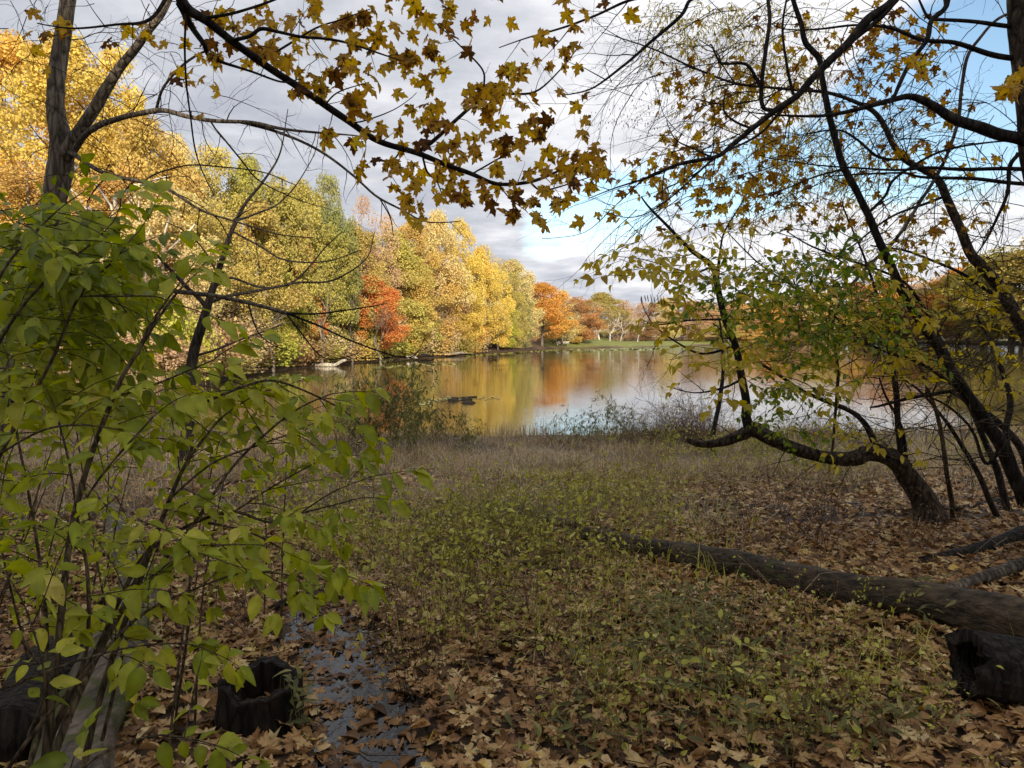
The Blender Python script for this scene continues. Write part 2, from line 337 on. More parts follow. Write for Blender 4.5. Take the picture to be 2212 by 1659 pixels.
L(t, p.outputs[0], out.inputs[0]); M['water'] = m
mb = MB(); mb.add([(-23, 19, WATER), (178, 19, WATER), (178, 310, WATER), (-23, 310, WATER)], None, [(0, 1, 2, 3)]); mb.build('pond_water', M['water'], smooth=False, kind='structure')
m, t, out = mat('puddle_water'); p = principled(t, (0.012, 0.010, 0.008), 0.06, 0.6, pos_noise(t, 14, 3), 0.01, 0.5); L(t, p.outputs[0], out.inputs[0])
px_ = [];
for i, (x, y) in enumerate(PUD): px_.append((x, y))
A = [(x - 0.42, y + .05) for x, y in PUD]; B = [(x + 0.42, y - .02) for x, y in PUD]
zp = -0.045
mb = MB(); vv = []; 
for a, b in zip(A, B): vv += [(*a, zp), (*b, zp)]
mb.add(vv, None, [(2 * i, 2 * i + 2, 2 * i + 3, 2 * i + 1) for i in range(len(PUD) - 1)]); mb.build('puddle', m, smooth=False, kind='structure')

# ------------------------------------------------------------------ leaf shapes (base at origin, tip towards +Y, length 1)
def fan(outline, centre):
    n = len(outline); v = [centre] + outline; return v, [(0, i + 1, (i + 1) % n + 1) for i in range(n)]
half = [(0.03, 0.02), (0.12, -0.07), (0.30, -0.13), (0.25, 0.02), (0.37, 0.08), (0.30, 0.17), (0.44, 0.24), (0.60, 0.40), (0.46, 0.42), (0.44, 0.53), (0.30, 0.46), (0.17, 0.40), (0.17, 0.58), (0.27, 0.68), (0.14, 0.74), (0.09, 0.86)]
outl = half + [(0, 1.02)] + [(-x, y) for x, y in half[::-1]]
def maple_tpl(seed, curl=0.25, crumple=0.05):
    r = random.Random(seed); o = []
    for (x, y) in outl:
        k = 1 + r.uniform(-.09, .09); o.append((x * k, y * (1 + r.uniform(-.05, .05)), -curl * (x * x) * 1.6 - curl * 0.7 * (y - .3) ** 2 + r.uniform(-crumple, crumple)))
    v, f = fan(o, (0, 0.27, 0.03)); return np.array(v), f
def oval_tpl(seed, w=0.27, curl=0.2, fold=0.12, st=(0.13, 0.35, 0.62, 0.86), ws=(0.62, 1.0, 0.82, 0.36)):
    r = random.Random(seed); v = [(0, 0, 0)]; 
    for y, k in zip(st, ws):
        z = -curl * y * y; a = w * k * (1 + r.uniform(-.08, .08)); v += [(-a, y, z + fold * k + r.uniform(-.015, .015)), (0, y, z), (a, y, z + fold * k + r.uniform(-.015, .015))]
    n = len(st); v.append((0, 1.0, -curl)); e = len(v) - 1; f3 = [(0, 2, 1), (0, 3, 2)]; f4 = []
    for i in range(n - 1):
        b = 1 + 3 * i; f4 += [(b, b + 1, b + 4, b + 3), (b + 1, b + 2, b + 5, b + 4)]
    b = 1 + 3 * (n - 1); f3 += [(b, b + 1, e), (b + 1, b + 2, e)]
    f3 += [(q[0], q[1], q[2]) for q in f4] + [(q[0], q[2], q[3]) for q in f4]; return np.array(v), f3
def small_tpl(seed, w=0.26, curl=0.15):
    v = [(0, 0, 0), (-w, .42, .05), (0, .5, -.04), (w, .42, .05), (0, 1, -curl)]; return np.array(v), [(0, 2, 1), (0, 3, 2), (1, 2, 4), (2, 3, 4)]
def litter_tpl(seed):
    r = random.Random(seed); k = seed % 3
    if k < 2:
        v, f = maple_tpl(seed, r.uniform(-.5, .7), 0.085); v = v[:, :]; v = v * [0.85, .85, .8] - [0, .3, 0]; return v, f
    v, f = oval_tpl(seed, r.uniform(.18, .3), r.uniform(-.4, .4), r.uniform(.05, .28)); return v - [0, .5, 0], f
TPL = {'maple': [maple_tpl(i, 0.15 + .1 * (i % 4), 0.05 + .02 * (i % 3)) for i in range(6)],
       'oval': [oval_tpl(10 + i, 0.25 + .03 * (i % 3), 0.12 + .14 * (i % 3), .06 + .05 * (i % 3)) for i in range(6)],
       'narrow': [oval_tpl(30 + i, 0.12, 0.3 + .1 * i, .06) for i in range(3)],
       'small': [small_tpl(i, .2 + .05 * i) for i in range(3)],
       'litter': [litter_tpl(i) for i in range(14)]}
def toff(kind, tv, seed):
    r = np.random.default_rng(seed); o_ = r.normal(size=len(tv)) * .05
    if kind in ('oval', 'narrow'): o_ -= .03; o_[np.abs(tv[:, 0]) < 1e-6] += .13
    elif kind in ('maple', 'litter'): o_ -= .10 * r.random(len(tv)); o_[0] += .12
    return o_
TOFF = {k: [toff(k, v[0], 7 * i + 3) for i, v in enumerate(vs_)] for k, vs_ in TPL.items()}
def basis(tips, normals):
    t = tips / (np.linalg.norm(tips, axis=1)[:, None] + 1e-9); n = normals - t * np.sum(normals * t, 1)[:, None]; n /= (np.linalg.norm(n, axis=1)[:, None] + 1e-9)
    x = np.cross(t, n); return np.stack([x, t, n], -1)
class Leaves:
    """gathers leaves (place, direction, normal, size, tint); the largest in view become parts of their own"""
    def __init__(s, kind): s.kind = kind; s.T = []; s.D = []; s.Nn = []; s.S = []; s.C = []
    def add(s, T, D, Nn, S, C): s.T.append(T); s.D.append(D); s.Nn.append(Nn); s.S.append(S); s.C.append(C)
    def build(s, root, material, name='leaf', singles=300, mass='foliage', flat=None):
        if not s.T: return
        T = np.array(s.T, float).reshape(-1, 3); D = np.array(s.D, float).reshape(-1, 3); Nn = np.array(s.Nn, float).reshape(-1, 3); S = np.array(s.S, float); C = np.clip(np.array(s.C, float), 0, 1)
        B = basis(D, Nn); org = np.array(root.location) if root is not None and root.type == 'EMPTY' else np.zeros(3)
        rel = T - [0, 0, EYE]; dep = np.maximum(rel[:, 1], .05); u = rel[:, 0] / dep; w = rel[:, 2] / dep
        inv = (np.abs(u) < .74) & (w < .50) & (w > -.66) & (rel[:, 1] > .3); size = np.where(inv, S / np.linalg.norm(rel, axis=1), 0)
        order = np.argsort(-size); k = min(singles, int(inv.sum())); tp = TPL[s.kind]
        NT = 5; meshes = {}
        for j in order[:k]:
            a = int(RNG.integers(len(tp))); q = int(round(C[j] * (NT - 1)))
            if (a, q) not in meshes:
                mb = MB(); mb.add(tp[a][0], tp[a][1], None, np.clip(q / (NT - 1) + TOFF[s.kind][a], 0, 1)); meshes[(a, q)] = mb.mesh(name, material)
            o = bpy.data.objects.new(name, meshes[(a, q)]); col.objects.link(o); o.parent = root
            Mx = Matrix([list(B[j][r_] * S[j]) + [float(T[j][r_] - org[r_])] for r_ in range(3)] + [[0, 0, 0, 1]]); o.matrix_local = Mx
        rest = order[k:]
        if len(rest):
            mb = MB(); which = RNG.integers(len(tp), size=len(rest))
            for a in range(len(tp)):
                idx = rest[which == a]
                if len(idx): mb.batch(tp[a][0], tp[a][1], None, B[idx] * S[idx][:, None, None], T[idx], C[idx], TOFF[s.kind][a])
            mb.build(mass, material, root, org, kind='stuff')

# ------------------------------------------------------------------ distant trees
def crown_mesh(seed, H=16.0, Rr=4.3, low=0.10, nblob=60, nleaf=9000, size=0.27, shape='oval'):
    r = np.random.default_rng(seed); cs = []
    while len(cs) < nblob:
        h = r.uniform(low, 1.0)
        if shape == 'oval': prof = math.sin(math.pi * min(1, (h - low) / (1 - low) * .92 + .10)) ** .6
        elif shape == 'cone': prof = (1.05 - h) ** .75 * min(1, (h - low) * 6 + .45)
        else: prof = min(1, (h - low) * 2.6 + .3) * (1.02 - h) ** .38
        a = r.uniform(0, 6.283); q = prof * Rr * math.sqrt(r.uniform(.12, 1)); cs.append((q * math.cos(a), q * math.sin(a), h * H * .96, r.uniform(.75, 1.5), r.uniform(0, 1)))
    cs = np.array(cs); w = cs[:, 3] ** 2; w /= w.sum(); b = r.choice(nblob, nleaf, p=w)
    d = r.normal(size=(nleaf, 3)); d /= np.linalg.norm(d, axis=1)[:, None]; rad = cs[b, 3] * r.uniform(.35, 1, nleaf) ** .55
    C = cs[b, :3] + d * rad[:, None] * [1, 1, .75] + r.normal(size=(nleaf, 3)) * .12; C[:, 2] = np.maximum(C[:, 2], low * H * .4)
    tip = d + r.normal(size=(nleaf, 3)) * .8 + [0, 0, -.5]; nn = d + r.normal(size=(nleaf, 3)) * .7; B = basis(tip, nn)
    tint = np.clip(.5 + .28 * (cs[b, 4] - .5) * 2 * .6 + r.normal(size=nleaf) * .22, 0, 1); S = size * r.uniform(.6, 1.35, nleaf)
    tv = np.array([(0, -.5, 0), (.42, 0, .12), (0, .6, 0), (-.42, 0, .12)]); mb = MB(); mb.batch(tv, None, [(0, 1, 2, 3)], B * S[:, None, None], C, tint); return mb, cs
def trunk_mesh(seed, cs, H, r0=.24):
    r = random.Random(seed); mb = MB(); lean = [r.uniform(-.5, .5), r.uniform(-.5, .5)]
    pts = [(lean[0] * (max(z, 0) / H) ** 1.5 * 2, lean[1] * (max(z, 0) / H) ** 1.5 * 2, z, max(.03, r0 * (1 - .88 * z / H))) for z in np.linspace(-.4, H * .93, 8)]; mb.tube(smooth_path(pts, 2), 7)
    for c in cs[:: max(1, len(cs) // 20)]:
        z0 = max(H * .15, c[2] - math.hypot(c[0], c[1]) * r.uniform(.5, 1.1)); k = z0 / H; b = np.array([lean[0] * k ** 1.5 * 2, lean[1] * k ** 1.5 * 2, z0]); e = np.array(c[:3]); mid = (b + e) / 2 + [0, 0, -.3]
        rr = r0 * (1 - .85 * k) * .5; mb.tube(smooth_path([(*b, rr), (*mid, rr * .65), (*e, .025)], 3), 4)
    return mb
VAR = []
for i, (shape, low, Rr, nl, sz) in enumerate([('oval', .04, 4.2, 20000, .19), ('oval', .06, 4.8, 22000, .195), ('round', .05, 4.6, 21000, .19), ('cone', .03, 3.6, 17000, .19), ('round', .08, 5.0, 22000, .195), ('oval', .03, 3.6, 12000, .18), ('oval', .12, 4.4, 6500, .17)]):
    mb, cs = crown_mesh(100 + i, 16, Rr, low, 64, nl, sz, shape); tm = trunk_mesh(200 + i, cs, 16)
    VAR.append((mb.mesh('crown', M['crown'], smooth=False), tm.mesh('trunk', M['bark_far'])))
# a low bush variant
mb, cs = crown_mesh(150, 3, 1.7, .02, 26, 2600, .17, 'round'); VAR.append((mb.mesh('crown', M['crown'], smooth=False), trunk_mesh(250, cs, 3, .05).mesh('trunk', M['bark_far'])))
COLS = dict(bronze=(.58, .48, .15), gold=(.69, .50, .16), yellow=(.80, .61, .16), pale=(.72, .60, .28), olive=(.46, .40, .12), green=(.34, .36, .13), lime=(.52, .51, .10), orange=(.74, .41, .10), red=(.74, .27, .09), tan=(.58, .43, .25), rust=(.56, .32, .14), brown=(.44, .29, .15), pink=(.64, .43, .27))
def far_tree(x, y, H, W, colr, var, label, cat='tree', group=None, name='autumn_tree', jitter=.08, base=None):
    z = gz1(x, y) if base is None else base; o = empty(name, (x, y, z), label, cat, group); r = random.Random(int(x * 131 + y * 17)); hv = 3.0 if var == 7 else 16.0; rv = 1.7 if var == 7 else 4.4
    c = bpy.data.objects.new('crown', VAR[var][0]); t_ = bpy.data.objects.new('trunk' if var != 7 else 'stem', VAR[var][1])
    for q in (c, t_): col.objects.link(q); q.parent = o; q.scale = (W / 2 / rv, W / 2 / rv, H / hv); q.rotation_euler = (0, 0, r.uniform(0, 6.28))
    t_.rotation_euler = c.rotation_euler; k = COLS[colr]; j = 1 + r.uniform(-jitter, jitter); c.color = (min(1, k[0] * j), min(1, k[1] * (1 + r.uniform(-jitter, jitter)) * j), k[2] * j, 1); return o
def tree_px(px, top, Y, wpx, colr, var, label, clear=2.2, **kw):
    u = cam_dir(px, top)[0]
    while float(sdist(u * Y, Y)) < clear and Y < 420: Y += 1.0
    q = P(px, top, Y); x, y = float(q[0]), float(Y); z = gz1(x, y)
    return far_tree(x, y, max(2.0, float(q[2]) - z + .3), wpx / FPX * Y * (1.25 if Y < 150 else 1.7), colr, var, label, base=z, **kw)
# (pixel across, pixel of the top, distance, pixel width, colour, form, label)
T_ = [
 (20, 75, 66, 230, 'yellow', 1, 'tall golden tree behind the forked trunk, at the top of the left hillside'),
 (140, 82, 60, 240, 'yellow', 0, 'tallest bright yellow tree, its top level with the fork of the grey trunk'),
 (235, 110, 63, 160, 'yellow', 2, 'high yellow tree just right of the forked trunk with its slanting stem'),
 (300, 250, 56, 180, 'gold', 1, 'honey gold tree stepping down right of the tallest yellow tree'),
 (375, 300, 60, 150, 'pale', 0, 'pale gold tree on the upper slope beside the hump of olive gold trees'),
 (60, 330, 48, 230, 'gold', 4, 'gold tree behind the lower part of the forked trunk'),
 (215, 380, 50, 190, 'gold', 1, 'gold tree above the pale broken snag'),
 (455, 322, 62, 150, 'bronze', 2, 'olive gold tree making the first hump of the falling ridge'),
 (535, 345, 66, 130, 'olive', 0, 'olive tree second along the falling ridge, behind the bare sapling top'),
 (600, 362, 68, 130, 'olive', 4, 'wide olive gold crown on the ridge left of the green ridge tree'),
 (655, 395, 74, 110, 'bronze', 1, 'small gold ridge tree tucked before the green ridge tree'),
 (705, 382, 82, 95, 'green', 2, 'green tree standing up on the ridge left of the rusty pink tree'),
 (735, 412, 80, 80, 'green', 4, 'second green ridge tree, touching the rusty pink tree'),
 (785, 428, 86, 80, 'pink', 6, 'thin rusty pink tree on the ridge, almost bare'),
 (835, 468, 88, 90, 'pink', 5, 'tan pink tree right of the thin rusty one on the ridge'),
 (890, 475, 90, 90, 'gold', 1, 'gold tree under the overhanging maple twig tip'),
 (945, 460, 96, 110, 'pale', 0, 'pale yellow domed tree at the end of the long drooping twig'),
 (1000, 480, 100, 90, 'yellow', 2, 'bright yellow tall tree at the shoulder where the woods drop to the lake'),
 (1035, 540, 108, 80, 'yellow', 0, 'yellow tree with the steep right side of the main wood'),
 (1075, 560, 118, 62, 'yellow', 4, 'yellow tree with ragged top branches past the shoulder'),
 (1108, 592, 128, 60, 'olive', 2, 'dull green tree beyond the ragged yellow one'),
 (1132, 618, 140, 42, 'green', 5, 'narrow dark green tree left of the orange maple by the lawn'),
 (1172, 612, 165, 84, 'orange', 1, 'round orange maple at the left end of the far lawn'),
 (1215, 628, 180, 50, 'pale', 6, 'thin cream tree behind the orange maple'),
 (1250, 636, 190, 70, 'rust', 4, 'rusty brown tree left of the white sycamores'),
 (1300, 634, 225, 74, 'olive', 0, 'olive green crown rising behind the white sycamores'),
 (355, 400, 47, 200, 'pale', 1, 'pale gold tree half way up the slope behind the arching grey branch'),
 (460, 420, 52, 170, 'bronze', 4, 'gold tree behind the top of the bare sapling'),
 (330, 520, 42, 200, 'pink', 6, 'thin pinkish tree behind the white snag'),
 (470, 560, 44, 190, 'tan', 5, 'tan thinly leaved tree at the middle of the slope'),
 (560, 440, 58, 150, 'bronze', 1, 'broad gold tree behind the sapling twigs'),
 (645, 500, 64, 110, 'red', 3, 'scarlet orange cone of a young tree on the slope'),
 (615, 455, 70, 110, 'olive', 2, 'olive tree above the scarlet cone'),
 (700, 470, 76, 120, 'olive', 4, 'olive green tree below the green ridge trees'),
 (770, 490, 82, 120, 'bronze', 1, 'gold tree in the middle of the main wood'),
 (850, 505, 88, 130, 'bronze', 0, 'bronze gold tree above the scarlet shoreline maple'),
 (930, 510, 94, 120, 'gold', 4, 'deep gold tree left of the shoulder of the wood'),
 (680, 560, 66, 110, 'green', 3, 'green tree between the two scarlet trees'),
 (740, 580, 72, 110, 'olive', 0, 'olive tree just left of the scarlet shoreline maple'),
 (600, 590, 57, 110, 'lime', 4, 'yellow green tree low on the slope behind the long twig'),
 (805, 605, 78, 110, 'red', 1, 'scarlet orange maple at the water edge, mirrored in the lake'),
 (540, 620, 52, 110, 'tan', 6, 'thin tan tree near the shore with grey branches'),
 (870, 560, 86, 110, 'gold', 2, 'gold tree right of the scarlet shoreline maple'),
 (930, 590, 92, 100, 'tan', 5, 'tan hazy tree near the shore with bare upper twigs'),
 (985, 575, 99, 100, 'yellow', 0, 'yellow shoreline tree below the shoulder'),
 (1010, 660, 104, 70, 'orange', 2, 'orange gold tree low by the shore, mirrored as an orange streak'),
 (1050, 610, 112, 80, 'yellow', 1, 'yellow tree leaning towards the lake at the point of the wood'),
 (1090, 640, 126, 60, 'lime', 4, 'yellow green tree at the end of the wooded shore'),
 (640, 650, 61, 90, 'gold', 4, 'small gold tree above the bleached log in the water'),
 (700, 640, 67, 90, 'lime', 1, 'lime yellow tree right above the bleached log'),
 (760, 660, 74, 70, 'gold', 5, 'slender gold tree pressed against the scarlet shoreline maple'),
 (860, 650, 84, 80, 'gold', 1, 'small gold tree on the shore right of the scarlet maple'),
 (910, 660, 89, 80, 'olive', 4, 'olive gold bushy tree over the dark bank'),
 (960, 665, 95, 80, 'gold', 0, 'gold bushy tree where the shore log lies'),
 (1130, 680, 150, 50, 'tan', 5, 'tan shrubby tree at the corner of the lawn'),
 (1200, 680, 182, 50, 'gold', 0, 'gold tree behind the white bench by the lawn'),
 (1235, 690, 186, 40, 'gold', 4, 'small gold bushy tree left of the sycamores'),
 (1285, 655, 215, 60, 'tan', 6, 'bare tan tree between the sycamores'),
 (1345, 650, 230, 60, 'tan', 5, 'tan tree behind the right sycamore'),
 (1390, 655, 240, 60, 'pink', 6, 'pinkish tree right of the sycamores'),
 (1440, 645, 245, 60, 'pale', 3, 'pale poplar seen left of the twigs over the lake'),
 (1395, 700, 225, 40, 'brown', 4, 'brown low tree behind the lawn'),
]
for a in T_:
    if 'water edge, mirrored' in a[6]: tree_px(800, 600, 74, 122, 'red', 1, a[6], clear=.7)
    elif 'scarlet orange cone' in a[6]: tree_px(650, 498, 58, 100, 'red', 3, a[6])
    elif a[0] in (760, 860, 700, 740) and a[2] < 90 and a[1] > 570: tree_px(a[0] + (-22 if a[0] < 800 else 26), a[1], a[2], a[3] * .7, *a[4:], clear=5)
    else: tree_px(*a)
def far_mark(px, Y): return (cam_dir(px, 700)[0] * Y, Y)
FAR = [(n_, *far_mark(p_, y_)) for n_, p_, y_ in [('the tallest yellow tree', 140, 60), ('the pale broken snag', 238, 46), ('the bare sapling', 430, 50), ('the scarlet cone tree', 650, 62), ('the bleached log', 700, 70), ('the green ridge trees', 715, 80), ('the scarlet shoreline maple', 800, 76), ('the dark bank log', 905, 92), ('the shore log', 980, 98), ('the shoulder of the wood', 1010, 104), ('the point of the wood', 1080, 124), ('the round orange maple', 1172, 165), ('the white bench', 1215, 178), ('the white sycamores', 1320, 210), ('the hanging seed pods', 1410, 250), ('the bent tree stem', 1560, 262), ('the picnic table', 1500, 235), ('the leaning trunk', 1950, 300), ('the right edge', 2200, 230)]]
def far_where(x, y):
    best = min(FAR, key=lambda m: abs(m[1] / m[2] - x / y) * 900 + abs(math.log(m[2] / y)) * 30); dx = x / y - best[1] / best[2]
    return ('beyond ' if y > best[2] * 1.06 else 'before ') + best[0] if abs(dx) < .012 else ('just ' if abs(dx) < .035 else '') + ('left of ' if dx < 0 else 'right of ') + best[0]
COLN = dict(bronze='olive gold', gold='golden', yellow='bright yellow', pale='pale gold', olive='olive', green='green', lime='yellow green', orange='orange', red='scarlet', tan='tan', rust='rusty', brown='brown', pink='pinkish tan')
for k, (px, top, Y, w, c_, v_) in enumerate([(1490, 650, 255, 60, 'pink', 1), (1540, 655, 262, 60, 'tan', 5), (1590, 650, 268, 65, 'gold', 0), (1640, 648, 272, 60, 'orange', 4), (1690, 640, 285, 70, 'tan', 2), (1745, 630, 292, 70, 'pale', 1), (1795, 620, 300, 75, 'gold', 4), (1850, 612, 300, 75, 'rust', 0), (1905, 605, 305, 80, 'orange', 1), (1960, 598, 300, 80, 'gold', 2), (2015, 590, 280, 90, 'tan', 4), (2075, 580, 260, 95, 'orange', 0), (2130, 565, 245, 100, 'olive', 1), (2195, 520, 225, 130, 'olive', 4), (2270, 500, 210, 140, 'gold', 0), (2370, 480, 200, 150, 'olive', 2)]):
    tree_px(px, top, Y, w * 1.15, c_, v_, COLN[c_] + ' tree on the far right shore ' + far_where(cam_dir(px, 700)[0] * Y, Y), group='trees on the far right shore')
    tree_px(px + 20, top + 42, Y - 12, w * .8, ['tan', 'olive', 'gold', 'brown'][k % 4], (v_ + 2) % 6, 'low ' + COLN[['tan', 'olive', 'gold', 'brown'][k % 4]] + ' tree at the water edge ' + far_where(cam_dir(px + 20, 700)[0] * (Y - 12), Y - 12), group='low trees on the far right shore')
for i in range(70):   # the slope behind is closed woodland
    px = 20 + (i % 35) * 32 + random.uniform(-10, 10); Y = 44 + px * .055 + random.uniform(-2, 5) if px < 900 else 96 + (px - 900) * .22
    q = P(px, 700, Y); s_ = float(sdist(q[0], Y))
    if i >= 35: Y += 6
    tree_px(px, (640 if i < 35 else 560) + random.uniform(-40, 25) - max(0, 500 - px) * .12, Y, 95, (cc := random.choice(['gold', 'pale', 'olive', 'tan', 'tan', 'gold', 'lime'])), random.choice([1, 4, 5, 6, 6]), ('low ' if i < 35 else 'mid height ') + COLN[cc] + ' tree on the slope ' + far_where(q[0], Y), group='low trees on the wooded slope')
for k, (px, top) in enumerate([(1165, 655), (1200, 650), (1240, 645), (1275, 655), (1312, 650), (1350, 655), (1385, 662), (1420, 655), (1455, 650), (1490, 662), (1525, 655), (1560, 662), (1600, 655), (1640, 660), (1690, 655), (1740, 650), (1800, 645), (1860, 640)]):
    tree_px(px, top, 262 if px > 1300 else 225, 46, ['tan', 'brown', 'rust', 'tan', 'olive', 'pink'][k % 6], (k * 2 + 1) % 7, ['low tan', 'low brown', 'low rusty', 'low dull tan', 'low olive', 'low pinkish'][k % 6] + ' tree behind the far lawn ' + far_where(cam_dir(px, 700)[0] * 240, 240), group='woodland belt behind the far lawn')
# bushes along the left shore
rr = random.Random(5); shore = POND[[17, 18, 19, 20, 21, 22, 23]]
k = 0
for a, b in zip(shore[:-1], shore[1:]):
    for j in range(8 if a[1] > 80 else 6):
        t_ = (j + rr.random() * .7) / (8 if a[1] > 80 else 6); p_ = a * (1 - t_) + b * t_; nrm = unit([-(b - a)[1], (b - a)[0]]); nrm = nrm if sdist(*(p_ + nrm * 1.0)) > 0 else -nrm
        q = p_ + nrm * rr.uniform(.9, 2.6); far_tree(q[0], q[1], rr.uniform(1.6, 4.2), rr.uniform(3, 5.5), (cc := rr.choice(['lime', 'gold', 'tan', 'olive', 'brown', 'tan'])), 7, COLN[cc] + ' bush hanging over the water ' + far_where(q[0], q[1]), 'bush', 'bushes along the wooded shore', 'shore_bush')
# unseen woodland added behind the viewpoint so that its shade lies on the bank
for i in range(46):
    row = i % 3; x = -48 + (i // 3) * 9.2 + rr.uniform(-2, 2); y = -58 - row * 7 + rr.uniform(-2, 2)
    far_tree(x, y, rr.uniform(18, 22), rr.uniform(12, 14), rr.choice(['gold', 'olive', 'tan']), rr.choice([0, 1, 2, 4]), 'unseen tree added behind the viewpoint to shade the bank', group='unseen trees added to shade the bank')
# ------------------------------------------------------------------ near trees
def px_path(pts, Y=None):
    """rows (px, py, [distance,] width in px) -> points with radius; distance may be given once"""
    o = []
    for q in pts:
        if len(q) == 4: px, py, d, w = q
        else: (px, py, w), d = q, Y
        o.append((*P(px, py, d), w / 2 / FPX * d))
    return np.array(o)
def wobble(path, amp, seed):
    p = path.copy(); 
    for i in range(1, len(p) - 1):
        q = Vector(tuple(p[i, :3] * 2.3 + seed)); p[i, :3] += np.array(mnoise.noise_vector(q)) * amp
    return p
def limb(name, pts, root, material, Y=None, n=6, sides=10, rough=.10, seed=0.0, ridges=0, amp=0.0):
    pth = smooth_path(px_path(pts, Y), n); 
    if amp: pth = wobble(pth, amp, seed)
    mb = MB(); mb.tube(pth, sides, rough=rough, seed=seed, ridges=ridges); mb.build(name, material, root, root.location); return pth
def twig_walk(mb, p, d, ln, r, rng, droop=0.0, kink=.28, sub=2, bud=None, step=.07, up=0.0, tips=None):
    """a thin kinked twig with side twigs; collects tip points"""
    n = max(3, int(ln / step)); pts = [(*p, r)]; q = np.array(p, float); d = unit(d); side = 1
    for i in range(n):
        d = unit(d + rng.normal(size=3) * kink * .5 + [0, 0, (-droop + up) * .1]); q = q + d * ln / n; k = (i + 1) / n; pts.append((*q, max(r * (1 - .8 * k), .0009)))
        if sub > 0 and i > 0 and rng.random() < .42:
            ax = unit(np.cross(d, rng.normal(size=3))); dd = unit(d * .75 + ax * .7); side = -side
            twig_walk(mb, q, dd, ln * (1 - k * .7) * rng.uniform(.25, .6), max(r * (1 - .75 * k) * .65, .0009), rng, droop, kink, sub - 1, bud, step, up, tips)
        if tips is not None and rng.random() < .6: tips.append((q.copy(), d.copy()))
    mb.tube(np.array(pts), 4, cap=False)
    if tips is not None: tips.append((q.copy(), d.copy()))
def twigs_on(mb, path, rng, every=.25, ln=.5, r=.004, start=.15, plane=None, **kw):
    c = path[:, :3]; seg = np.linalg.norm(np.diff(c, axis=0), axis=1); s = np.concatenate([[0], np.cumsum(seg)]); tot = s[-1]; x = tot * start
    while x < tot:
        i = min(np.searchsorted(s, x) - 1, len(c) - 2); i = max(i, 0); k = (x - s[i]) / max(seg[i], 1e-6); p = c[i] * (1 - k) + c[i + 1] * k; t = unit(c[i + 1] - c[i])
        ax = rng.normal(size=3); ax[1] *= .45; ax = unit(ax - t * np.dot(ax, t)); d = unit(t * rng.uniform(.3, .9) + ax)
        twig_walk(mb, p, d, ln * rng.uniform(.4, 1.25) * (1 - .4 * x / tot), min(r, path[i, 3] * .7), rng, **kw); x += every * rng.uniform(.5, 1.5)

# --- grey forked tree at the left
rng = np.random.default_rng(21)
o = G(-64, 1100); tree = empty('forked_tree', o, 'grey barked forked tree on the left bank, nearly leafless, its branches arching over the water', 'tree'); m_ = M['bark_grey']
b0 = gz1(o[0], o[1])
tr = px_path([(-64, 1108, 8.0, 82), (-14, 900, 8.0, 66), (30, 700, 8, 58), (84, 560, 8, 50), (112, 450, 8, 46), (127, 375, 8, 50), (134, 322, 8, 46), (122, 250, 8.02, 35), (120, 190, 8.05, 34), (128, 120, 8.1, 32), (140, 50, 8.1, 30), (152, -40, 8.2, 29), (160, -180, 8.3, 24), (150, -420, 8.4, 14), (165, -700, 8.4, 4)]); tr[0, 2] = b0 - .15
pt = smooth_path(tr, 7); mb = MB(); mb.tube(pt, 18, rough=.10, seed=1.0, ridges=3); mb.build('trunk', m_, tree, tree.location)
fk = [limb('limb', [(142, 345, 7.98, 30), (165, 295, 7.9, 26), (200, 235, 7.85, 23), (252, 152, 7.8, 19), (300, 88, 7.7, 17), (338, 40, 7.6, 15), (372, -20, 7.6, 13), (450, -160, 7.5, 8)], tree, m_, sides=12, seed=2.2, amp=.03),
      limb('limb', [(148, 338, 7.95, 16), (172, 303, 7.8, 14), (205, 276, 7.6, 13), (258, 253, 7.4, 11), (335, 238, 7.2, 11), (400, 252, 7.0, 9.5), (480, 262, 6.8, 8.5), (560, 268, 6.7, 8), (640, 283, 6.6, 6), (735, 287, 6.5, 4), (800, 300, 6.4, 2)], tree, m_, sides=8, seed=3.1, amp=.02),
      limb('limb', [(150, 330, 7.9, 11), (200, 360, 7.7, 10), (236, 376, 7.6, 9), (308, 393, 7.4, 8), (359, 407, 7.3, 7), (434, 455, 7.2, 5.5), (513, 479, 7.1, 4), (600, 505, 7.0, 3), (680, 512, 6.9, 2)], tree, m_, sides=7, seed=4.1, amp=.02)]
br = [limb('branch', a, tree, M['twig'] if i else m_, sides=6, seed=5 + i, amp=.02) for i, a in enumerate([
    [(520, 264, 6.75, 7), (590, 282, 6.7, 6.5), (640, 300, 6.6, 6), (702, 334, 6.5, 6), (760, 378, 6.45, 5.5), (818, 427, 6.4, 5), (880, 462, 6.4, 4), (924, 479, 6.3, 3), (996, 477, 6.3, 2)],
    [(337, 238, 7.2, 6), (352, 190, 7.1, 5.5), (390, 145, 7.0, 5), (445, 112, 6.9, 4), (470, 104, 6.9, 2.5)],
    [(308, 393, 7.4, 4), (345, 372, 7.35, 3.6), (430, 357, 7.3, 3.2), (560, 372, 7.2, 2.6), (640, 400, 7.1, 1.8)],
    [(455, 288 - 26, 6.85, 4), (520, 345, 6.9, 3.6), (560, 390, 7, 3), (640, 430, 7, 2), (720, 455, 7, 1.4)],
    [(236, 376, 7.6, 4), (205, 410, 7.6, 3.4), (188, 440, 7.6, 2.5)],
    [(290, 392, 7.4, 4), (265, 420, 7.4, 3.5), (258, 450, 7.4, 2.6), (238, 468, 7.4, 2)],
    [(820, 429, 6.4, 3), (842, 470, 6.4, 2.6), (850, 510, 6.4, 2)]])]
mb = MB()
for pth, e in zip(fk, (.28, .22, .22)): twigs_on(mb, pth, rng, e, .75, .006, .12, droop=1.2, sub=2)
for pth in br: twigs_on(mb, pth, rng, .22, .45, .004, .1, droop=1.0, sub=1)
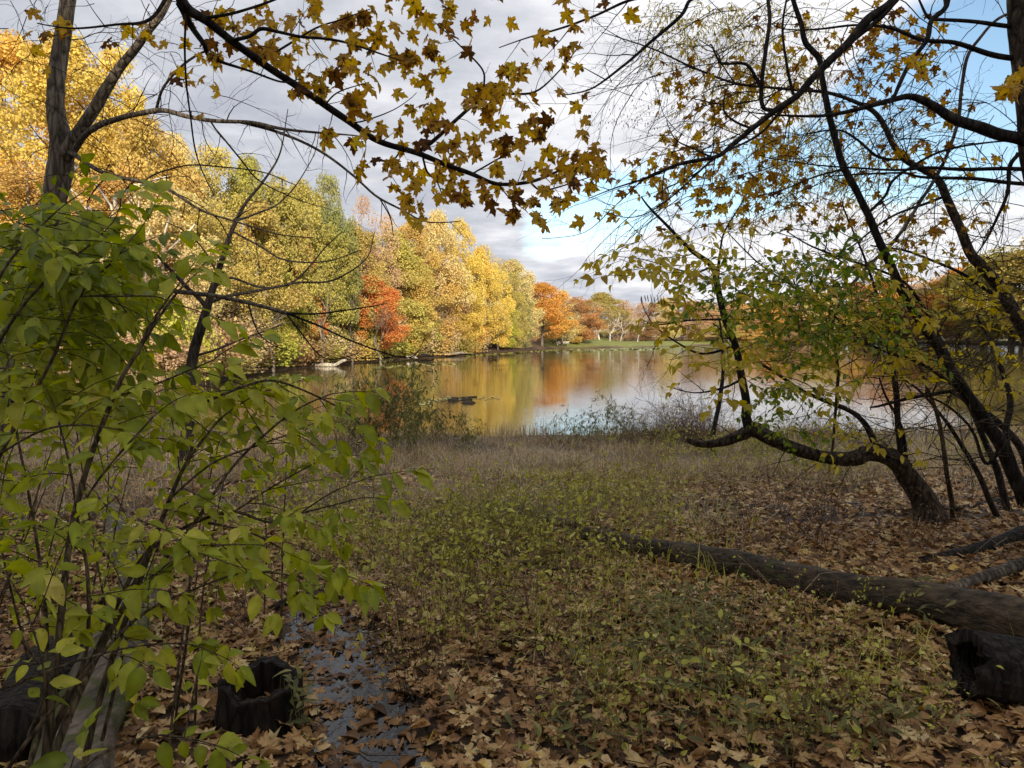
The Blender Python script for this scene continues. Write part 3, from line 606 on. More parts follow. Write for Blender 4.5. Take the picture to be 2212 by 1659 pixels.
twigs_on(mb, pt, rng, .35, 1.4, .008, .55, droop=-.3, sub=2)
for _ in range(70):
    c_ = [(120, 60), (250, 130), (60, 150), (300, 60), (420, 180), (40, 60), (560, 90), (330, 330), (160, 330)][rng.integers(9)]; q = P(c_[0] + rng.normal() * 70, c_[1] + rng.normal() * 50, rng.uniform(6.8, 9)); d = unit([rng.normal() + .3, rng.normal() * .4, rng.uniform(-.7, .3)]); twig_walk(mb, q, d, rng.uniform(.5, 1.5), .0045, rng, droop=.9, sub=2, step=.09)
mb.build('twigs', M['twig'], tree, tree.location, kind='stuff')

# --- bare sapling with the lichen-grey stem
o = G(392, 1010); sap = empty('sapling', o, 'slim bare sapling slanting up right of the shrub, twigs spread over the golden hillside', 'tree'); m_ = M['bark_dark']; Ys = o[1]
p0 = px_path([(398, 1010, Ys, 28), (408, 900, Ys, 26), (416, 775, Ys, 23), (440, 690, Ys, 19), (455, 640, Ys, 16), (480, 560, Ys, 12), (500, 500, Ys, 10), (530, 440, Ys, 7), (570, 390, Ys, 5), (605, 330, Ys, 3.5), (622, 235, Ys, 1.6)]); p0[0, 2] = o[2] - .1
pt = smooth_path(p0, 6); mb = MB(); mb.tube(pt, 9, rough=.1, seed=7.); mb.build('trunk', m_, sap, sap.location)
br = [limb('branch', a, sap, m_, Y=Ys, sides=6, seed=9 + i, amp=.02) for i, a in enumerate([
    [(447, 665, 12), (425, 640, 10), (398, 615, 9), (362, 575, 7), (330, 545, 5), (290, 540, 3)],
    [(462, 620, 7), (500, 600, 6), (570, 622, 5), (640, 605, 4), (700, 540, 3), (740, 500, 2)],
    [(450, 655, 8), (490, 640, 7), (560, 628, 6), (640, 612, 5), (720, 605, 4), (790, 560, 2.4), (810, 500, 1.5)],
    [(500, 500, 5), (540, 520, 4.5), (610, 560, 4), (700, 565, 3), (780, 540, 2)],
    [(515, 475, 5), (560, 460, 4), (600, 440, 3.4), (640, 400, 2.6), (680, 330, 1.8), (690, 270, 1.2)],
    [(418, 770, 6), (480, 750, 5), (545, 725, 4), (610, 700, 2.8)],
    [(470, 590, 5), (440, 540, 4), (400, 500, 3), (360, 480, 2)]])]
mb = MB(); twigs_on(mb, pt, rng, .25, .9, .006, .4, up=.9, sub=2)
for pth in br: twigs_on(mb, pth, rng, .20, .55, .0045, .1, up=.6, sub=2)
mb.build('twigs', M['twig'], sap, sap.location, kind='stuff')

# --- long grey bough crossing from the left over the water
o = G(-330, 1120); bough = empty('leaning_tree', o, 'low smooth grey bough sweeping from the left edge over the water, ending in upturned twigs', 'tree')
o2 = [limb('trunk', [(-330, 1120, o[1], 60), (-260, 900, 6.6, 48), (-150, 740, 6.3, 34), (0, 660, 6.0, 22), (120, 625, 5.8, 15), (250, 618, 5.7, 12), (330, 622, 5.6, 11), (420, 632, 5.5, 10), (485, 643, 5.45, 9), (560, 662, 5.4, 8), (620, 677, 5.35, 7)], bough, M['bark_grey'], sides=9, seed=11., amp=.015),
      limb('branch', [(620, 677, 5.35, 6), (680, 700, 5.3, 5), (740, 728, 5.25, 4.2), (800, 752, 5.2, 3.8), (850, 768, 5.2, 3.4), (885, 772, 5.2, 2.6), (905, 756, 5.2, 2), (918, 728, 5.2, 1.2)], bough, M['twig'], sides=6),
      limb('branch', [(615, 676, 5.35, 5), (680, 678, 5.3, 4), (740, 671, 5.3, 3.4), (800, 662, 5.3, 2.6), (836, 655, 5.3, 1.6)], bough, M['twig'], sides=6),
      limb('branch', [(618, 677, 5.35, 4), (650, 718, 5.3, 3.4), (685, 762, 5.3, 3), (715, 776, 5.3, 2.4), (760, 768, 5.3, 1.8), (785, 755, 5.3, 1.2)], bough, M['twig'], sides=6),
      limb('branch', [(536, 655, 5.4, 4), (556, 715, 5.4, 3), (590, 745, 5.4, 2.4), (635, 760, 5.4, 1.5)], bough, M['twig'], sides=6)]
mb = MB()
for pth in o2[1:]: twigs_on(mb, pth, rng, .2, .28, .0028, .1, up=1.6, sub=1)
twigs_on(mb, o2[0], rng, .3, .5, .004, .45, up=.6, sub=1); mb.build('twigs', M['twig'], bough, bough.location, kind='stuff')

# --- overhanging maple: trunk outside the frame at the left, boughs and big spotted leaves overhead
o = np.array([-3.6, 2.2, gz1(-3.6, 2.2)]); maple = empty('overhanging_maple', o, 'maple with black boughs reaching in from above, hung with big spotted yellow leaves', 'maple tree'); m_ = M['bark_dark']
top = P(370, -60, 3.3)
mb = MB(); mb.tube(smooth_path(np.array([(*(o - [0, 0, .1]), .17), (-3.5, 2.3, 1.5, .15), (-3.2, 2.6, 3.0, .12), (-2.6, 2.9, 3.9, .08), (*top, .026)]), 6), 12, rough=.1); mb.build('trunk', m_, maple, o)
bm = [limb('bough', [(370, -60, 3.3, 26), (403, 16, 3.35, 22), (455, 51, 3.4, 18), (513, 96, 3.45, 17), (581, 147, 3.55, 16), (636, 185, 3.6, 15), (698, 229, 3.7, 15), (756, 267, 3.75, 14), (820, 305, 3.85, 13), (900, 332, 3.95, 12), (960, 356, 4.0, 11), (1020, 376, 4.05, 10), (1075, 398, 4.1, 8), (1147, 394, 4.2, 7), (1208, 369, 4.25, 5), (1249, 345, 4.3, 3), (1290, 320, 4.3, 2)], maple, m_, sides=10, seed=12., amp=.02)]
BR = [[(900, 332, 3.95, 10), (938, 304, 3.98, 9), (993, 253, 4.0, 8), (1037, 219, 4.05, 7.5), (1088, 205, 4.1, 6), (1157, 198, 4.2, 4.5), (1210, 152, 4.3, 3), (1255, 90, 4.3, 2)],
      [(1037, 219, 4.05, 5), (1044, 180, 4.05, 4.5), (1040, 150, 4.05, 4), (1005, 110, 4, 3.4), (965, 70, 4, 2.4), (920, 30, 4, 1.5)],
      [(386, 5, 3.35, 16), (412, 55, 3.4, 13), (440, 92, 3.4, 11), (450, 115, 3.45, 9), (479, 132, 3.5, 7), (547, 157, 3.5, 5), (610, 178, 3.5, 4), (650, 172, 3.6, 2)],
      [(506, 88, 3.45, 9), (540, 80, 3.4, 8), (565, 64, 3.4, 8), (598, 70, 3.4, 7), (650, 80, 3.4, 6), (702, 82, 3.4, 6), (756, 91, 3.4, 5), (839, 120, 3.4, 3.4), (870, 132, 3.4, 2)],
      [(560, 130, 3.5, 6), (600, 112, 3.55, 5), (680, 60, 3.6, 4), (740, 40, 3.6, 3), (800, 20, 3.6, 2)],
      [(440, 40, 3.4, 8), (500, 30, 3.3, 6), (570, 10, 3.3, 5), (640, -20, 3.3, 4)],
      [(365, -20, 3.3, 9), (320, 40, 3.2, 7), (250, 50, 3.1, 5), (160, 60, 3.1, 4), (80, 50, 3.0, 2.5)],
      [(915, 340, 3.95, 5), (925, 372, 4, 4.4), (948, 395, 4, 3.4), (960, 425, 4, 2)],
      [(870, 320, 3.95, 4), (850, 350, 4.0, 3.4), (845, 385, 4.0, 2.4)],
      [(1020, 376, 4.05, 4), (1080, 340, 4.1, 3.2), (1140, 310, 4.1, 2.4), (1180, 300, 4.1, 1.6)],
      [(1147, 394, 4.2, 5), (1170, 410, 4.2, 4), (1205, 405, 4.2, 3.2), (1260, 390, 4.25, 2.2), (1330, 370, 4.3, 1.4)],
      [(1075, 398, 4.1, 3), (1100, 430, 4.1, 2.6), (1140, 460, 4.1, 1.6)],
      [(700, 230, 3.7, 4), (730, 200, 3.6, 3.2), (790, 180, 3.6, 2)],
      [(756, 267, 3.75, 3.5), (790, 260, 3.75, 3), (850, 235, 3.8, 2.2), (900, 200, 3.8, 1.4)],
      [(400, 30, 3.35, 5), (398, 100, 3.4, 4.4), (402, 180, 3.4, 4), (412, 255, 3.45, 3.6), (424, 330, 3.5, 3.2), (445, 390, 3.5, 2.4), (462, 425, 3.5, 1.6)]]
bb = [limb('branch', a, maple, m_, sides=7, seed=20 + i, amp=.015) for i, a in enumerate(BR)]
mb = MB(); tips = []
for pth in bb[:13]: twigs_on(mb, pth, rng, .13, .20, .0024, .1, droop=.2, sub=1, tips=tips)
tips2 = []; twigs_on(mb, bm[0], rng, .16, .24, .003, .1, droop=.2, sub=1, tips=tips2)
mb.build('twigs', M['twig'], maple, o, kind='stuff')
# leaves hang where the photograph shows them: dense masses along the boughs
MASS = [(500, 60, 60, 40, 12), (365, 165, 30, 20, 3), (330, 70, 30, 40, 5), (270, 60, 60, 30, 6), (95, 70, 40, 30, 6), (140, 55, 40, 20, 3), (400, 170, 40, 40, 8), (440, 130, 40, 30, 7), (570, 200, 10, 10, 2), (540, 60, 60, 40, 8), (600, 110, 80, 50, 20), (720, 120, 90, 55, 36), (690, 40, 60, 40, 12), (760, 180, 80, 40, 20), (860, 130, 50, 40, 16), (900, 50, 30, 40, 9), (860, 30, 60, 30, 8), (930, 180, 50, 30, 8), (770, 240, 10, 8, 2), (730, 290, 40, 30, 8), (790, 300, 30, 40, 8), (790, 330, 20, 15, 2), (850, 350, 40, 20, 3), (930, 260, 60, 40, 14), (1000, 270, 60, 50, 18), (1060, 220, 50, 35, 14), (1110, 260, 40, 40, 12), (1010, 100, 20, 20, 3), (1050, 95, 25, 20, 4), (1090, 200, 60, 30, 10), (1230, 170, 30, 40, 6), (1140, 130, 30, 30, 4), (880, 380, 40, 30, 12), (930, 400, 50, 40, 14), (1000, 420, 40, 20, 9), (900, 430, 30, 20, 6), (980, 340, 60, 25, 12), (1060, 330, 50, 25, 10), (1100, 440, 40, 25, 10), (1160, 455, 30, 20, 8), (1170, 400, 50, 30, 12), (1240, 370, 50, 30, 12), (1220, 350, 40, 30, 8), (1290, 360, 40, 30, 8), (1120, 320, 20, 20, 4), (1300, 330, 30, 30, 8), (1220, 420, 30, 20, 4), (1345, 130, 12, 12, 1), (1160, 90, 10, 10, 1), (1205, 90, 12, 12, 1), (1085, 160, 30, 20, 4), (655, 215, 15, 20, 3), (905, 485, 8, 6, 1), (580, 120, 40, 30, 8), (1150, 30, 120, 40, 12), (980, 40, 60, 40, 10), (1230, 60, 60, 40, 8), (700, 30, 120, 30, 12), (460, 60, 60, 40, 8), (1200, 250, 60, 50, 8), (1280, 400, 50, 30, 8), (1080, 300, 60, 50, 8)]
lv = Leaves('maple'); allt = tips + tips2; tp_ = np.array([q for q, d in allt])
for (px, py, sx_, sy_, n) in MASS:
    for _ in range(n):
        Y = rng.uniform(3.4, 4.3); q = P(px + rng.normal() * sx_ * .85, py + rng.normal() * sy_ * .85, Y); j = np.argmin(np.sum((tp_ - q) ** 2, 1)) if rng.random() < .35 else None
        if j is not None: q = tp_[j] + [0, 0, -.02]
        D = unit([rng.normal() * .8, rng.normal() * .35, -rng.uniform(.0, 1.3)]); Nn = unit([rng.normal() * .55, -rng.uniform(.25, 1.2), rng.uniform(-.3, .8)])
        s_ = rng.uniform(.055, .10) * (1.15 if n < 3 else 1); lv.add(q - D * s_ * .4, D, Nn, s_, rng.choice([rng.uniform(0, .2), rng.uniform(.3, .9), rng.uniform(.4, .8)], p=[.15, .3, .55]))
lv.build(maple, M['maple_leaf'], singles=300)

# ------------------------------------------------------------------ right-hand trees
def right_tree(name, label, base, trunk, limbs, seed, material, Y, tw=(.3, .8, .005), droop=.6, cat='tree', sides=14, rough=.13):
    o = G(*base) if len(base) == 2 else np.array(base, float); root = empty(name, o, label, cat)
    pts = px_path(trunk, Y); pts[0, :3] = [o[0], o[1], o[2] - .12]
    pt = smooth_path(pts, 6); pt = wobble(pt, .02, seed); mb = MB(); mb.tube(pt, sides, rough=rough, seed=seed, ridges=5); mb.build('trunk', material, root, o); paths = [pt]
    for i, a in enumerate(limbs): paths.append(limb('limb' if max(q[-1] for q in a) > 9 else 'branch', a, root, M['bark_dark'], Y=Y, sides=8, seed=seed + i, amp=.02))
    mb = MB()
    for i, p_ in enumerate(paths): twigs_on(mb, p_, np.random.default_rng(int(seed * 10) + i), tw[0], tw[1], tw[2], .35 if i == 0 else .08, droop=droop, sub=2)
    mb.build('twigs', M['twig'], root, o, kind='stuff'); return root, paths
Yc = G(2015, 1135)[1]
curved, cp = right_tree('bent_tree', 'tree whose ridged trunk bends flat above the leaves, with stems rising from its level part', (2020, 1138),
    [(2024, 1138, 72), (2004, 1098, 54), (1968, 1040, 43), (1946, 1003, 40), (1918, 984, 40), (1880, 977, 38), (1835, 990, 30), (1769, 985, 28), (1714, 966, 27), (1665, 945, 28), (1630, 928, 31), (1600, 940, 24), (1560, 955, 19), (1513, 957, 15), (1484, 949, 10)],
    [[(1622, 930, 26), (1612, 900, 21), (1611, 866, 18), (1603, 814, 17), (1589, 744, 15), (1564, 686, 14), (1550, 613, 14), (1538, 576, 13), (1495, 543, 10), (1440, 487, 7), (1404, 449, 5), (1385, 425, 3)],
     [(1550, 613, 8), (1552, 580, 7), (1556, 545, 5), (1566, 500, 4), (1600, 440, 3), (1640, 380, 2)],
     [(1893, 962, 15), (1871, 918, 13), (1835, 888, 11), (1769, 857, 9), (1722, 836, 8), (1674, 803, 7), (1623, 774, 6), (1586, 742, 4), (1540, 700, 3)],
     [(1946, 985, 14), (1940, 887, 13), (1933, 832, 12), (1926, 777, 10), (1910, 700, 8), (1885, 600, 6), (1850, 520, 4), (1820, 440, 3)],
     [(1958, 1000, 9), (1951, 925, 7), (1915, 858, 5), (1900, 815, 3)],
     [(1600, 822, 6), (1560, 840, 5), (1500, 850, 3), (1440, 835, 2)],
     [(1560, 690, 5), (1490, 690, 4), (1420, 700, 3), (1400, 680, 2), (1385, 640, 1.5)],
     [(1590, 750, 6), (1520, 765, 5), (1460, 740, 4), (1410, 705, 3), (1385, 690, 2)],
     [(1540, 578, 5), (1500, 590, 4), (1440, 575, 3), (1380, 560, 2), (1330, 555, 1.4)]], 31., M['bark_ridged'], Yc, sides=26, rough=.20)
dead, _ = right_tree('dead_sapling', 'black dead sapling standing close left of the rising stem of the bent tree', G(1545, 985), [(1540, 985, 13), (1539, 949, 11), (1550, 887, 10), (1561, 814, 8), (1561, 741, 6), (1552, 686, 4)], [[(1540, 960, 4), (1520, 966, 3), (1505, 972, 2)]], 33., M['bark_dark'], float(G(1545, 985)[1]), tw=(1.2, .4, .004), sides=8)
R1, r1 = right_tree('leaning_tree', 'long dark trunk leaning from the lower right corner up across the yellow leaves', (2300, 1190),
    [(2300, 1190, 40), (2250, 1112, 34), (2212, 1060, 30), (2189, 1020, 29), (2163, 960, 29), (2140, 925, 27), (2112, 885, 25), (2083, 843, 24), (2057, 803, 22), (2030, 757, 21), (2003, 720, 20), (1975, 675, 19), (1952, 635, 18), (1933, 590, 18), (1906, 529, 17), (1878, 467, 15), (1853, 418, 14), (1824, 358, 14), (1809, 310, 13), (1792, 255, 13), (1777, 175, 12), (1769, 130, 12), (1740, 95, 12), (1732, 55, 10), (1714, 0, 9), (1690, -90, 6)],
    [[(2072, 843, 8), (2024, 852, 8), (1951, 865, 7), (1900, 878, 5), (1880, 880, 3)], [(2061, 800, 9), (2017, 704, 8), (1988, 650, 7), (1951, 609, 6), (1878, 580, 5), (1769, 540, 4), (1700, 500, 2.5)],
     [(2075, 840, 8), (1988, 788, 7), (1878, 741, 6), (1769, 657, 5), (1659, 584, 4), (1608, 540, 3), (1570, 500, 2)], [(1875, 460, 7), (1915, 420, 6), (1935, 383, 6), (2006, 340, 5), (2061, 321, 5), (2134, 310, 4), (2230, 300, 3)],
     [(1826, 362, 5), (1760, 380, 4), (1690, 410, 3), (1620, 430, 2)], [(2165, 965, 10), (2130, 1000, 8), (2100, 930, 6), (2050, 880, 5), (1990, 850, 3)]], 35., M['bark_dark'], 6.0)
R4, r4 = right_tree('arching_tree', 'brown trunk arching from the right edge, its thin upper end sweeping left over the clouds', (2420, 1180),
    [(2420, 1190, 46), (2360, 1050, 40), (2290, 870, 34), (2230, 740, 30), (2178, 650, 26), (2156, 613, 24), (2116, 569, 22), (2096, 545, 20), (2072, 489, 18), (2046, 431, 17), (2024, 385, 15), (1966, 347, 13), (1933, 314, 12), (1897, 255, 10), (1860, 226, 9), (1787, 199, 7), (1696, 190, 6), (1586, 179, 5), (1503, 146, 4), (1404, 104, 3), (1300, 70, 1.5)],
    [[(2212, 704, 9), (2192, 680, 9), (2156, 645, 8), (2097, 600, 7), (2024, 566, 6), (1959, 540, 5), (1880, 530, 3)], [(1966, 347, 6), (1900, 340, 6), (1850, 300, 5), (1810, 280, 4), (1740, 290, 3)], [(2040, 425, 6), (2000, 440, 6), (1940, 460, 5), (1880, 500, 4), (1830, 540, 3)],
     [(1700, 190, 4), (1640, 215, 3.4), (1560, 225, 3), (1500, 215, 2)], [(1588, 180, 3), (1560, 140, 3), (1545, 110, 2.4), (1510, 85, 2)]], 37., M['bark_ridged'], 6.6)
# the big tree standing just outside the right edge and its crossing boughs
R9, r9 = right_tree('edge_tree', 'thick trunk filling the upper right corner, boughs crossing the sky to the left', (2290, 1250),
    [(2290, 1255, 80), (2275, 900, 70), (2262, 600, 66), (2250, 400, 62), (2228, 220, 56), (2214, 100, 54), (2206, 0, 52), (2196, -150, 46)],
    [[(2262, 320, 32), (2212, 303, 27), (2160, 292, 25), (2116, 274, 24), (2060, 258, 21), (2010, 226, 17), (1966, 208, 14), (1926, 214, 12), (1842, 238, 9), (1769, 248, 7), (1678, 248, 4), (1600, 240, 2)],
     [(2240, 130, 14), (2212, 124, 12), (2134, 113, 11), (2061, 91, 9), (1988, 84, 8), (1926, 62, 7), (1860, 54, 5), (1769, 64, 4), (1680, 60, 2)],
     [(2216, 60, 10), (2180, 56, 9), (2110, 48, 8), (2030, 42, 7), (2003, 36, 6), (1985, 0, 4), (1970, -40, 3)],
     [(2250, 372, 10), (2212, 366, 9), (2097, 366, 8), (2003, 362, 7), (1951, 366, 6), (1850, 364, 4), (1740, 352, 3), (1640, 335, 2)],
     [(2250, 400, 10), (2212, 394, 9), (2097, 384, 8), (1990, 378, 6), (1951, 369, 5), (1850, 372, 3), (1780, 380, 2)],
     [(2200, 330, 9), (2180, 360, 9), (2175, 420, 7), (2150, 480, 6), (2130, 520, 4), (2100, 560, 3)]], 39., M['bark_ridged'], 5.4, sides=20)
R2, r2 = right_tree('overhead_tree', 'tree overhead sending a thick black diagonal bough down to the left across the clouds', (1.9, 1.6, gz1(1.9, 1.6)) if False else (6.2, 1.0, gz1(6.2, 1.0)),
    [(2990, 1300, 120), (2700, 500, 80), (2450, -250, 50), (2250, -420, 34), (2060, -210, 26), (1985, -90, 22), (1933, 0, 19), (1878, 42, 18), (1835, 92, 17), (1798, 128, 16), (1760, 168, 15), (1722, 213, 14), (1674, 243, 13), (1630, 277, 11), (1579, 316, 10), (1543, 341, 9), (1462, 358, 7), (1404, 383, 5), (1330, 405, 3), (1270, 430, 1.5)],
    [[(1674, 243, 9), (1649, 234, 9), (1646, 180, 9), (1653, 106, 9), (1663, 40, 8), (1659, -10, 7), (1655, -90, 5)],
     [(1645, 190, 7), (1625, 150, 7), (1606, 137, 6), (1560, 138, 5), (1545, 120, 4), (1535, 95, 3)],
     [(1960, -60, 12), (1920, 20, 10), (1850, 80, 9), (1790, 125, 8), (1740, 190, 7), (1690, 240, 6), (1640, 290, 5), (1560, 330, 4), (1500, 380, 3), (1420, 420, 2)],
     [(1545, 343, 5), (1500, 320, 4), (1460, 300, 3), (1440, 260, 2)], [(1630, 277, 5), (1590, 260, 5), (1567, 235, 4), (1572, 190, 3)],
     [(1722, 213, 7), (1700, 140, 6), (1690, 60, 5), (1700, -20, 4)],
     [(2020, -120, 14), (2046, 0, 11), (2012, 42, 10), (2003, 84, 10), (1970, 128, 9), (1952, 161, 9), (1937, 197, 8), (1928, 226, 4)],
     [(1740, -80, 10), (1600, -30, 9), (1500, -5, 8), (1470, 35, 8), (1404, 91, 7), (1352, 137, 6), (1283, 188, 4), (1215, 205, 2)],
     [(1500, -10, 7), (1400, -5, 6), (1352, 5, 6), (1280, 41, 5), (1181, 75, 4), (1143, 85, 3), (1078, 103, 2)],
     [(1462, 358, 4), (1400, 375, 3), (1330, 440, 2.4), (1260, 500, 1.6), (1170, 515, 1.2)], [(1543, 343, 5), (1480, 400, 4), (1410, 455, 3), (1360, 470, 2), (1300, 455, 1.3)]], 41., M['bark_dark'], 5.2, sides=10)
R10, r10 = right_tree('thin_vine_stem', 'thin grey climbing stem slanting down from the upper right corner to the yellow leaves', (1790, 1010),
    [(1796, 1010, 9), (1810, 850, 7), (1800, 700, 6), (1860, 591, 7), (1926, 526, 7), (1988, 438, 7), (2032, 365, 7), (2057, 310, 7), (2072, 255, 7), (2076, 197, 7), (2087, 124, 7), (2112, 84, 6), (2156, 40, 6), (2230, 10, 5)], [], 43., M['bark_grey'], 6.2, tw=(.7, .4, .003), sides=7, cat='climbing stem')
R7, r7 = right_tree('young_tree', 'slim straight young stem rising from the leaf litter right of the bent trunk', (2063, 1112),
    [(2063, 1112, 11), (2046, 1025, 10), (2024, 905, 9), (2006, 850, 7), (1985, 780, 6), (1950, 690, 5), (1900, 610, 3)], [[(2010, 860, 4), (2040, 800, 3), (2090, 770, 2)]], 45., M['stem'], 6.8, sides=8)
clump = [[(2190, 1110, 17), (2160, 1040, 15), (2130, 960, 13), (2095, 880, 10), (2060, 850, 9)], [(2215, 1100, 17), (2185, 1010, 15), (2170, 940, 13), (2180, 860, 12), (2150, 760, 8), (2110, 680, 5)], [(2240, 1090, 20), (2212, 985, 18), (2170, 925, 14), (2120, 880, 12), (2080, 860, 8)], [(2170, 1125, 14), (2120, 1040, 12), (2075, 960, 9), (2035, 900, 7), (1990, 850, 5), (1950, 820, 3)]]
for i, a in enumerate(clump):
    right_tree('slanting_stem', ['dark stem crossing before the foot of the long leaning trunk, first of the clump', 'upright dark stem at the right edge rising from the clump of slanting stems', 'heavy dark stem at the right edge joining the long leaning trunk', 'thin low stem reaching left out of the clump at the right edge'][i], a[0][:2], a, [], 51. + i * 2, M['bark_dark'], float(G(*a[0][:2])[1]), tw=(.35, .6, .004), sides=10)

# --- twig thickets and leaves of the right side
def spray(mbt, lv, p, d, ln, n, size, rng, droop=.5, tint=(.3, .9), up=(0, 0, 1), opp=True, r=.0022, jit=.35):
    steps = max(4, n // 2); pts = [(*p, r)]; q = np.array(p, float); d = unit(d); 
    for i in range(steps):
        d = unit(d + rng.normal(size=3) * .10 + [0, 0, -droop * .12]); q = q + d * ln / steps; pts.append((*q, max(r * (1 - .7 * i / steps), .0007)))
        sd = unit(np.cross(d, up) + rng.normal(size=3) * .2)
        for s in ((1, -1) if opp else ((1,) if i % 2 else (-1,))):
            if rng.random() < .12: continue
            D = unit(d * .55 + sd * s + rng.normal(size=3) * jit * .6 + [0, 0, -droop * .5]); Nn = unit(np.array(up) + rng.normal(size=3) * jit); z = size * rng.uniform(.6, 1.15)
            lv.add(q + D * z * .12, D, Nn, z, rng.uniform(*tint))
    lv.add(q, unit(d + [0, 0, -droop * .4]), unit(np.array(up) + rng.normal(size=3) * jit), size, rng.uniform(*tint)); mbt.tube(np.array(pts), 4, cap=False)
def foliage_region(root, kind, material, regions, seed, name='leaf', singles=120, twigmat='twig'):
    rng = np.random.default_rng(seed); mbt = MB(); lv = Leaves(kind)
    for (px, py, sx_, sy_, Y0, Y1, ns, ln, nl, size, droop, tint) in regions:
        for _ in range(ns):
            Y = rng.uniform(Y0, Y1); q = P(px + rng.uniform(-1, 1) * sx_, py + rng.uniform(-1, 1) * sy_, Y); a = rng.uniform(-.5, 3.6); d = unit([math.cos(a) * rng.choice([1, 1, -1]), rng.normal() * .6, rng.uniform(-.5, .5) - droop * .3])
            spray(mbt, lv, q, d, ln * rng.uniform(.6, 1.3), nl, size, rng, droop, tint, up=unit([rng.normal() * .35, rng.normal() * .5 - .35, 1]))
    mbt.build('twigs', M[twigmat], root, root.location, kind='stuff'); lv.build(root, material, name, singles)
foliage_region(curved, 'oval', M['yellow_leaf'], [
    (1480, 520, 130, 60, 4.6, 6.5, 28, .42, 9, .075, .5, (.45, 1)), (1400, 560, 70, 40, 4.6, 6, 7, .35, 6, .07, .5, (.2, .7)), (1640, 600, 160, 70, 4.6, 6.8, 34, .42, 9, .078, .5, (.4, 1)), (1800, 640, 180, 80, 4.6, 6.8, 42, .45, 9, .078, .5, (.4, 1)), (1640, 760, 110, 90, 4.8, 6.4, 17, .4, 8, .08, .5, (.5, 1)), (1830, 780, 140, 70, 4.8, 6.6, 22, .4, 8, .085, .5, (.4, 1)),
    (1470, 640, 60, 60, 5, 6, 9, .35, 6, .08, .6, (.2, .8)), (1500, 740, 60, 60, 5, 6, 9, .35, 6, .08, .6, (.4, .9)), (1560, 850, 30, 30, 5.5, 6.2, 3, .3, 5, .09, .6, (.5, 1)), (1870, 930, 60, 30, 5.6, 6.6, 8, .35, 8, .085, .5, (.5, 1)), (1990, 700, 120, 100, 5, 7, 28, .4, 8, .08, .5, (.3, .9)), (2130, 640, 80, 90, 5, 7, 16, .4, 8, .075, .5, (.2, .8)), (2120, 800, 90, 70, 6, 8, 16, .4, 8, .07, .5, (.3, .8)), (1950, 560, 160, 40, 5, 7, 18, .4, 8, .07, .5, (.3, .9))], 61, singles=230)
foliage_region(curved, 'oval', M['green_leaf'], [
    (1560, 640, 60, 60, 4.4, 5.8, 26, .3, 9, .058, .4, (.2, 1)), (1650, 590, 110, 60, 4.4, 5.8, 30, .3, 9, .055, .4, (.1, .9)), (1760, 620, 130, 80, 4.4, 5.8, 40, .3, 9, .055, .4, (.1, 1)), (1700, 760, 60, 100, 4.6, 5.8, 34, .3, 10, .05, .5, (.2, 1)), (1760, 700, 120, 60, 4.6, 5.8, 34, .3, 9, .05, .4, (.2, 1)), (1680, 880, 40, 60, 4.8, 5.8, 22, .25, 10, .045, .6, (.2, .9)), (1900, 700, 110, 60, 4.6, 5.8, 26, .3, 9, .05, .4, (.2, .9)), (1820, 540, 80, 60, 4.4, 5.6, 14, .3, 7, .06, .5, (0, .5))], 62, singles=70)
foliage_region(R2, 'narrow', M['yellow_leaf'], [   # fine compound leaves high up, hanging
    (1500, 60, 90, 60, 7, 10, 80, .32, 12, .060, .9, (.3, .95)), (1620, 120, 90, 90, 7, 10, 80, .32, 12, .058, .9, (.3, .95)), (1700, 180, 90, 60, 7, 10, 60, .32, 12, .06, .9, (.3, .9)), (1560, 200, 70, 40, 7, 10, 26, .3, 10, .055, .9, (.3, .9)), (1740, 320, 110, 70, 7, 10, 110, .32, 12, .055, 1.2, (.2, .9)), (1620, 330, 70, 60, 7, 10, 46, .32, 12, .055, 1.1, (.2, .9)), (1850, 300, 130, 60, 7.5, 10, 46, .3, 10, .055, .9, (.2, .8)), (1700, 420, 130, 50, 7, 9, 60, .3, 10, .055, 1.0, (.2, .9)), (1950, 440, 170, 70, 7.5, 10, 70, .3, 10, .055, .8, (.2, .9)), (1620, 30, 150, 40, 7.5, 10, 46, .3, 10, .055, .9, (.3, .9))], 63, singles=120)
def scatter_leaves(root, kind, material, regions, seed, singles=150):
    rng = np.random.default_rng(seed); lv = Leaves(kind)
    for (px, py, sx_, sy_, Y0, Y1, n, size, tint) in regions:
        for _ in range(int(n * 1.5)):
            Y = rng.uniform(Y0, Y1); q = P(px + rng.normal() * sx_ * .75, py + rng.normal() * sy_ * .75, Y); D = unit([rng.normal() * .8, rng.normal() * .4, -rng.uniform(0, 1.2)]); Nn = unit([rng.normal() * .7, -rng.uniform(.1, 1), rng.uniform(-.3, .8)]); lv.add(q, D, Nn, size * rng.uniform(.7, 1.2), rng.uniform(*tint))
    lv.build(root, material, singles=singles)
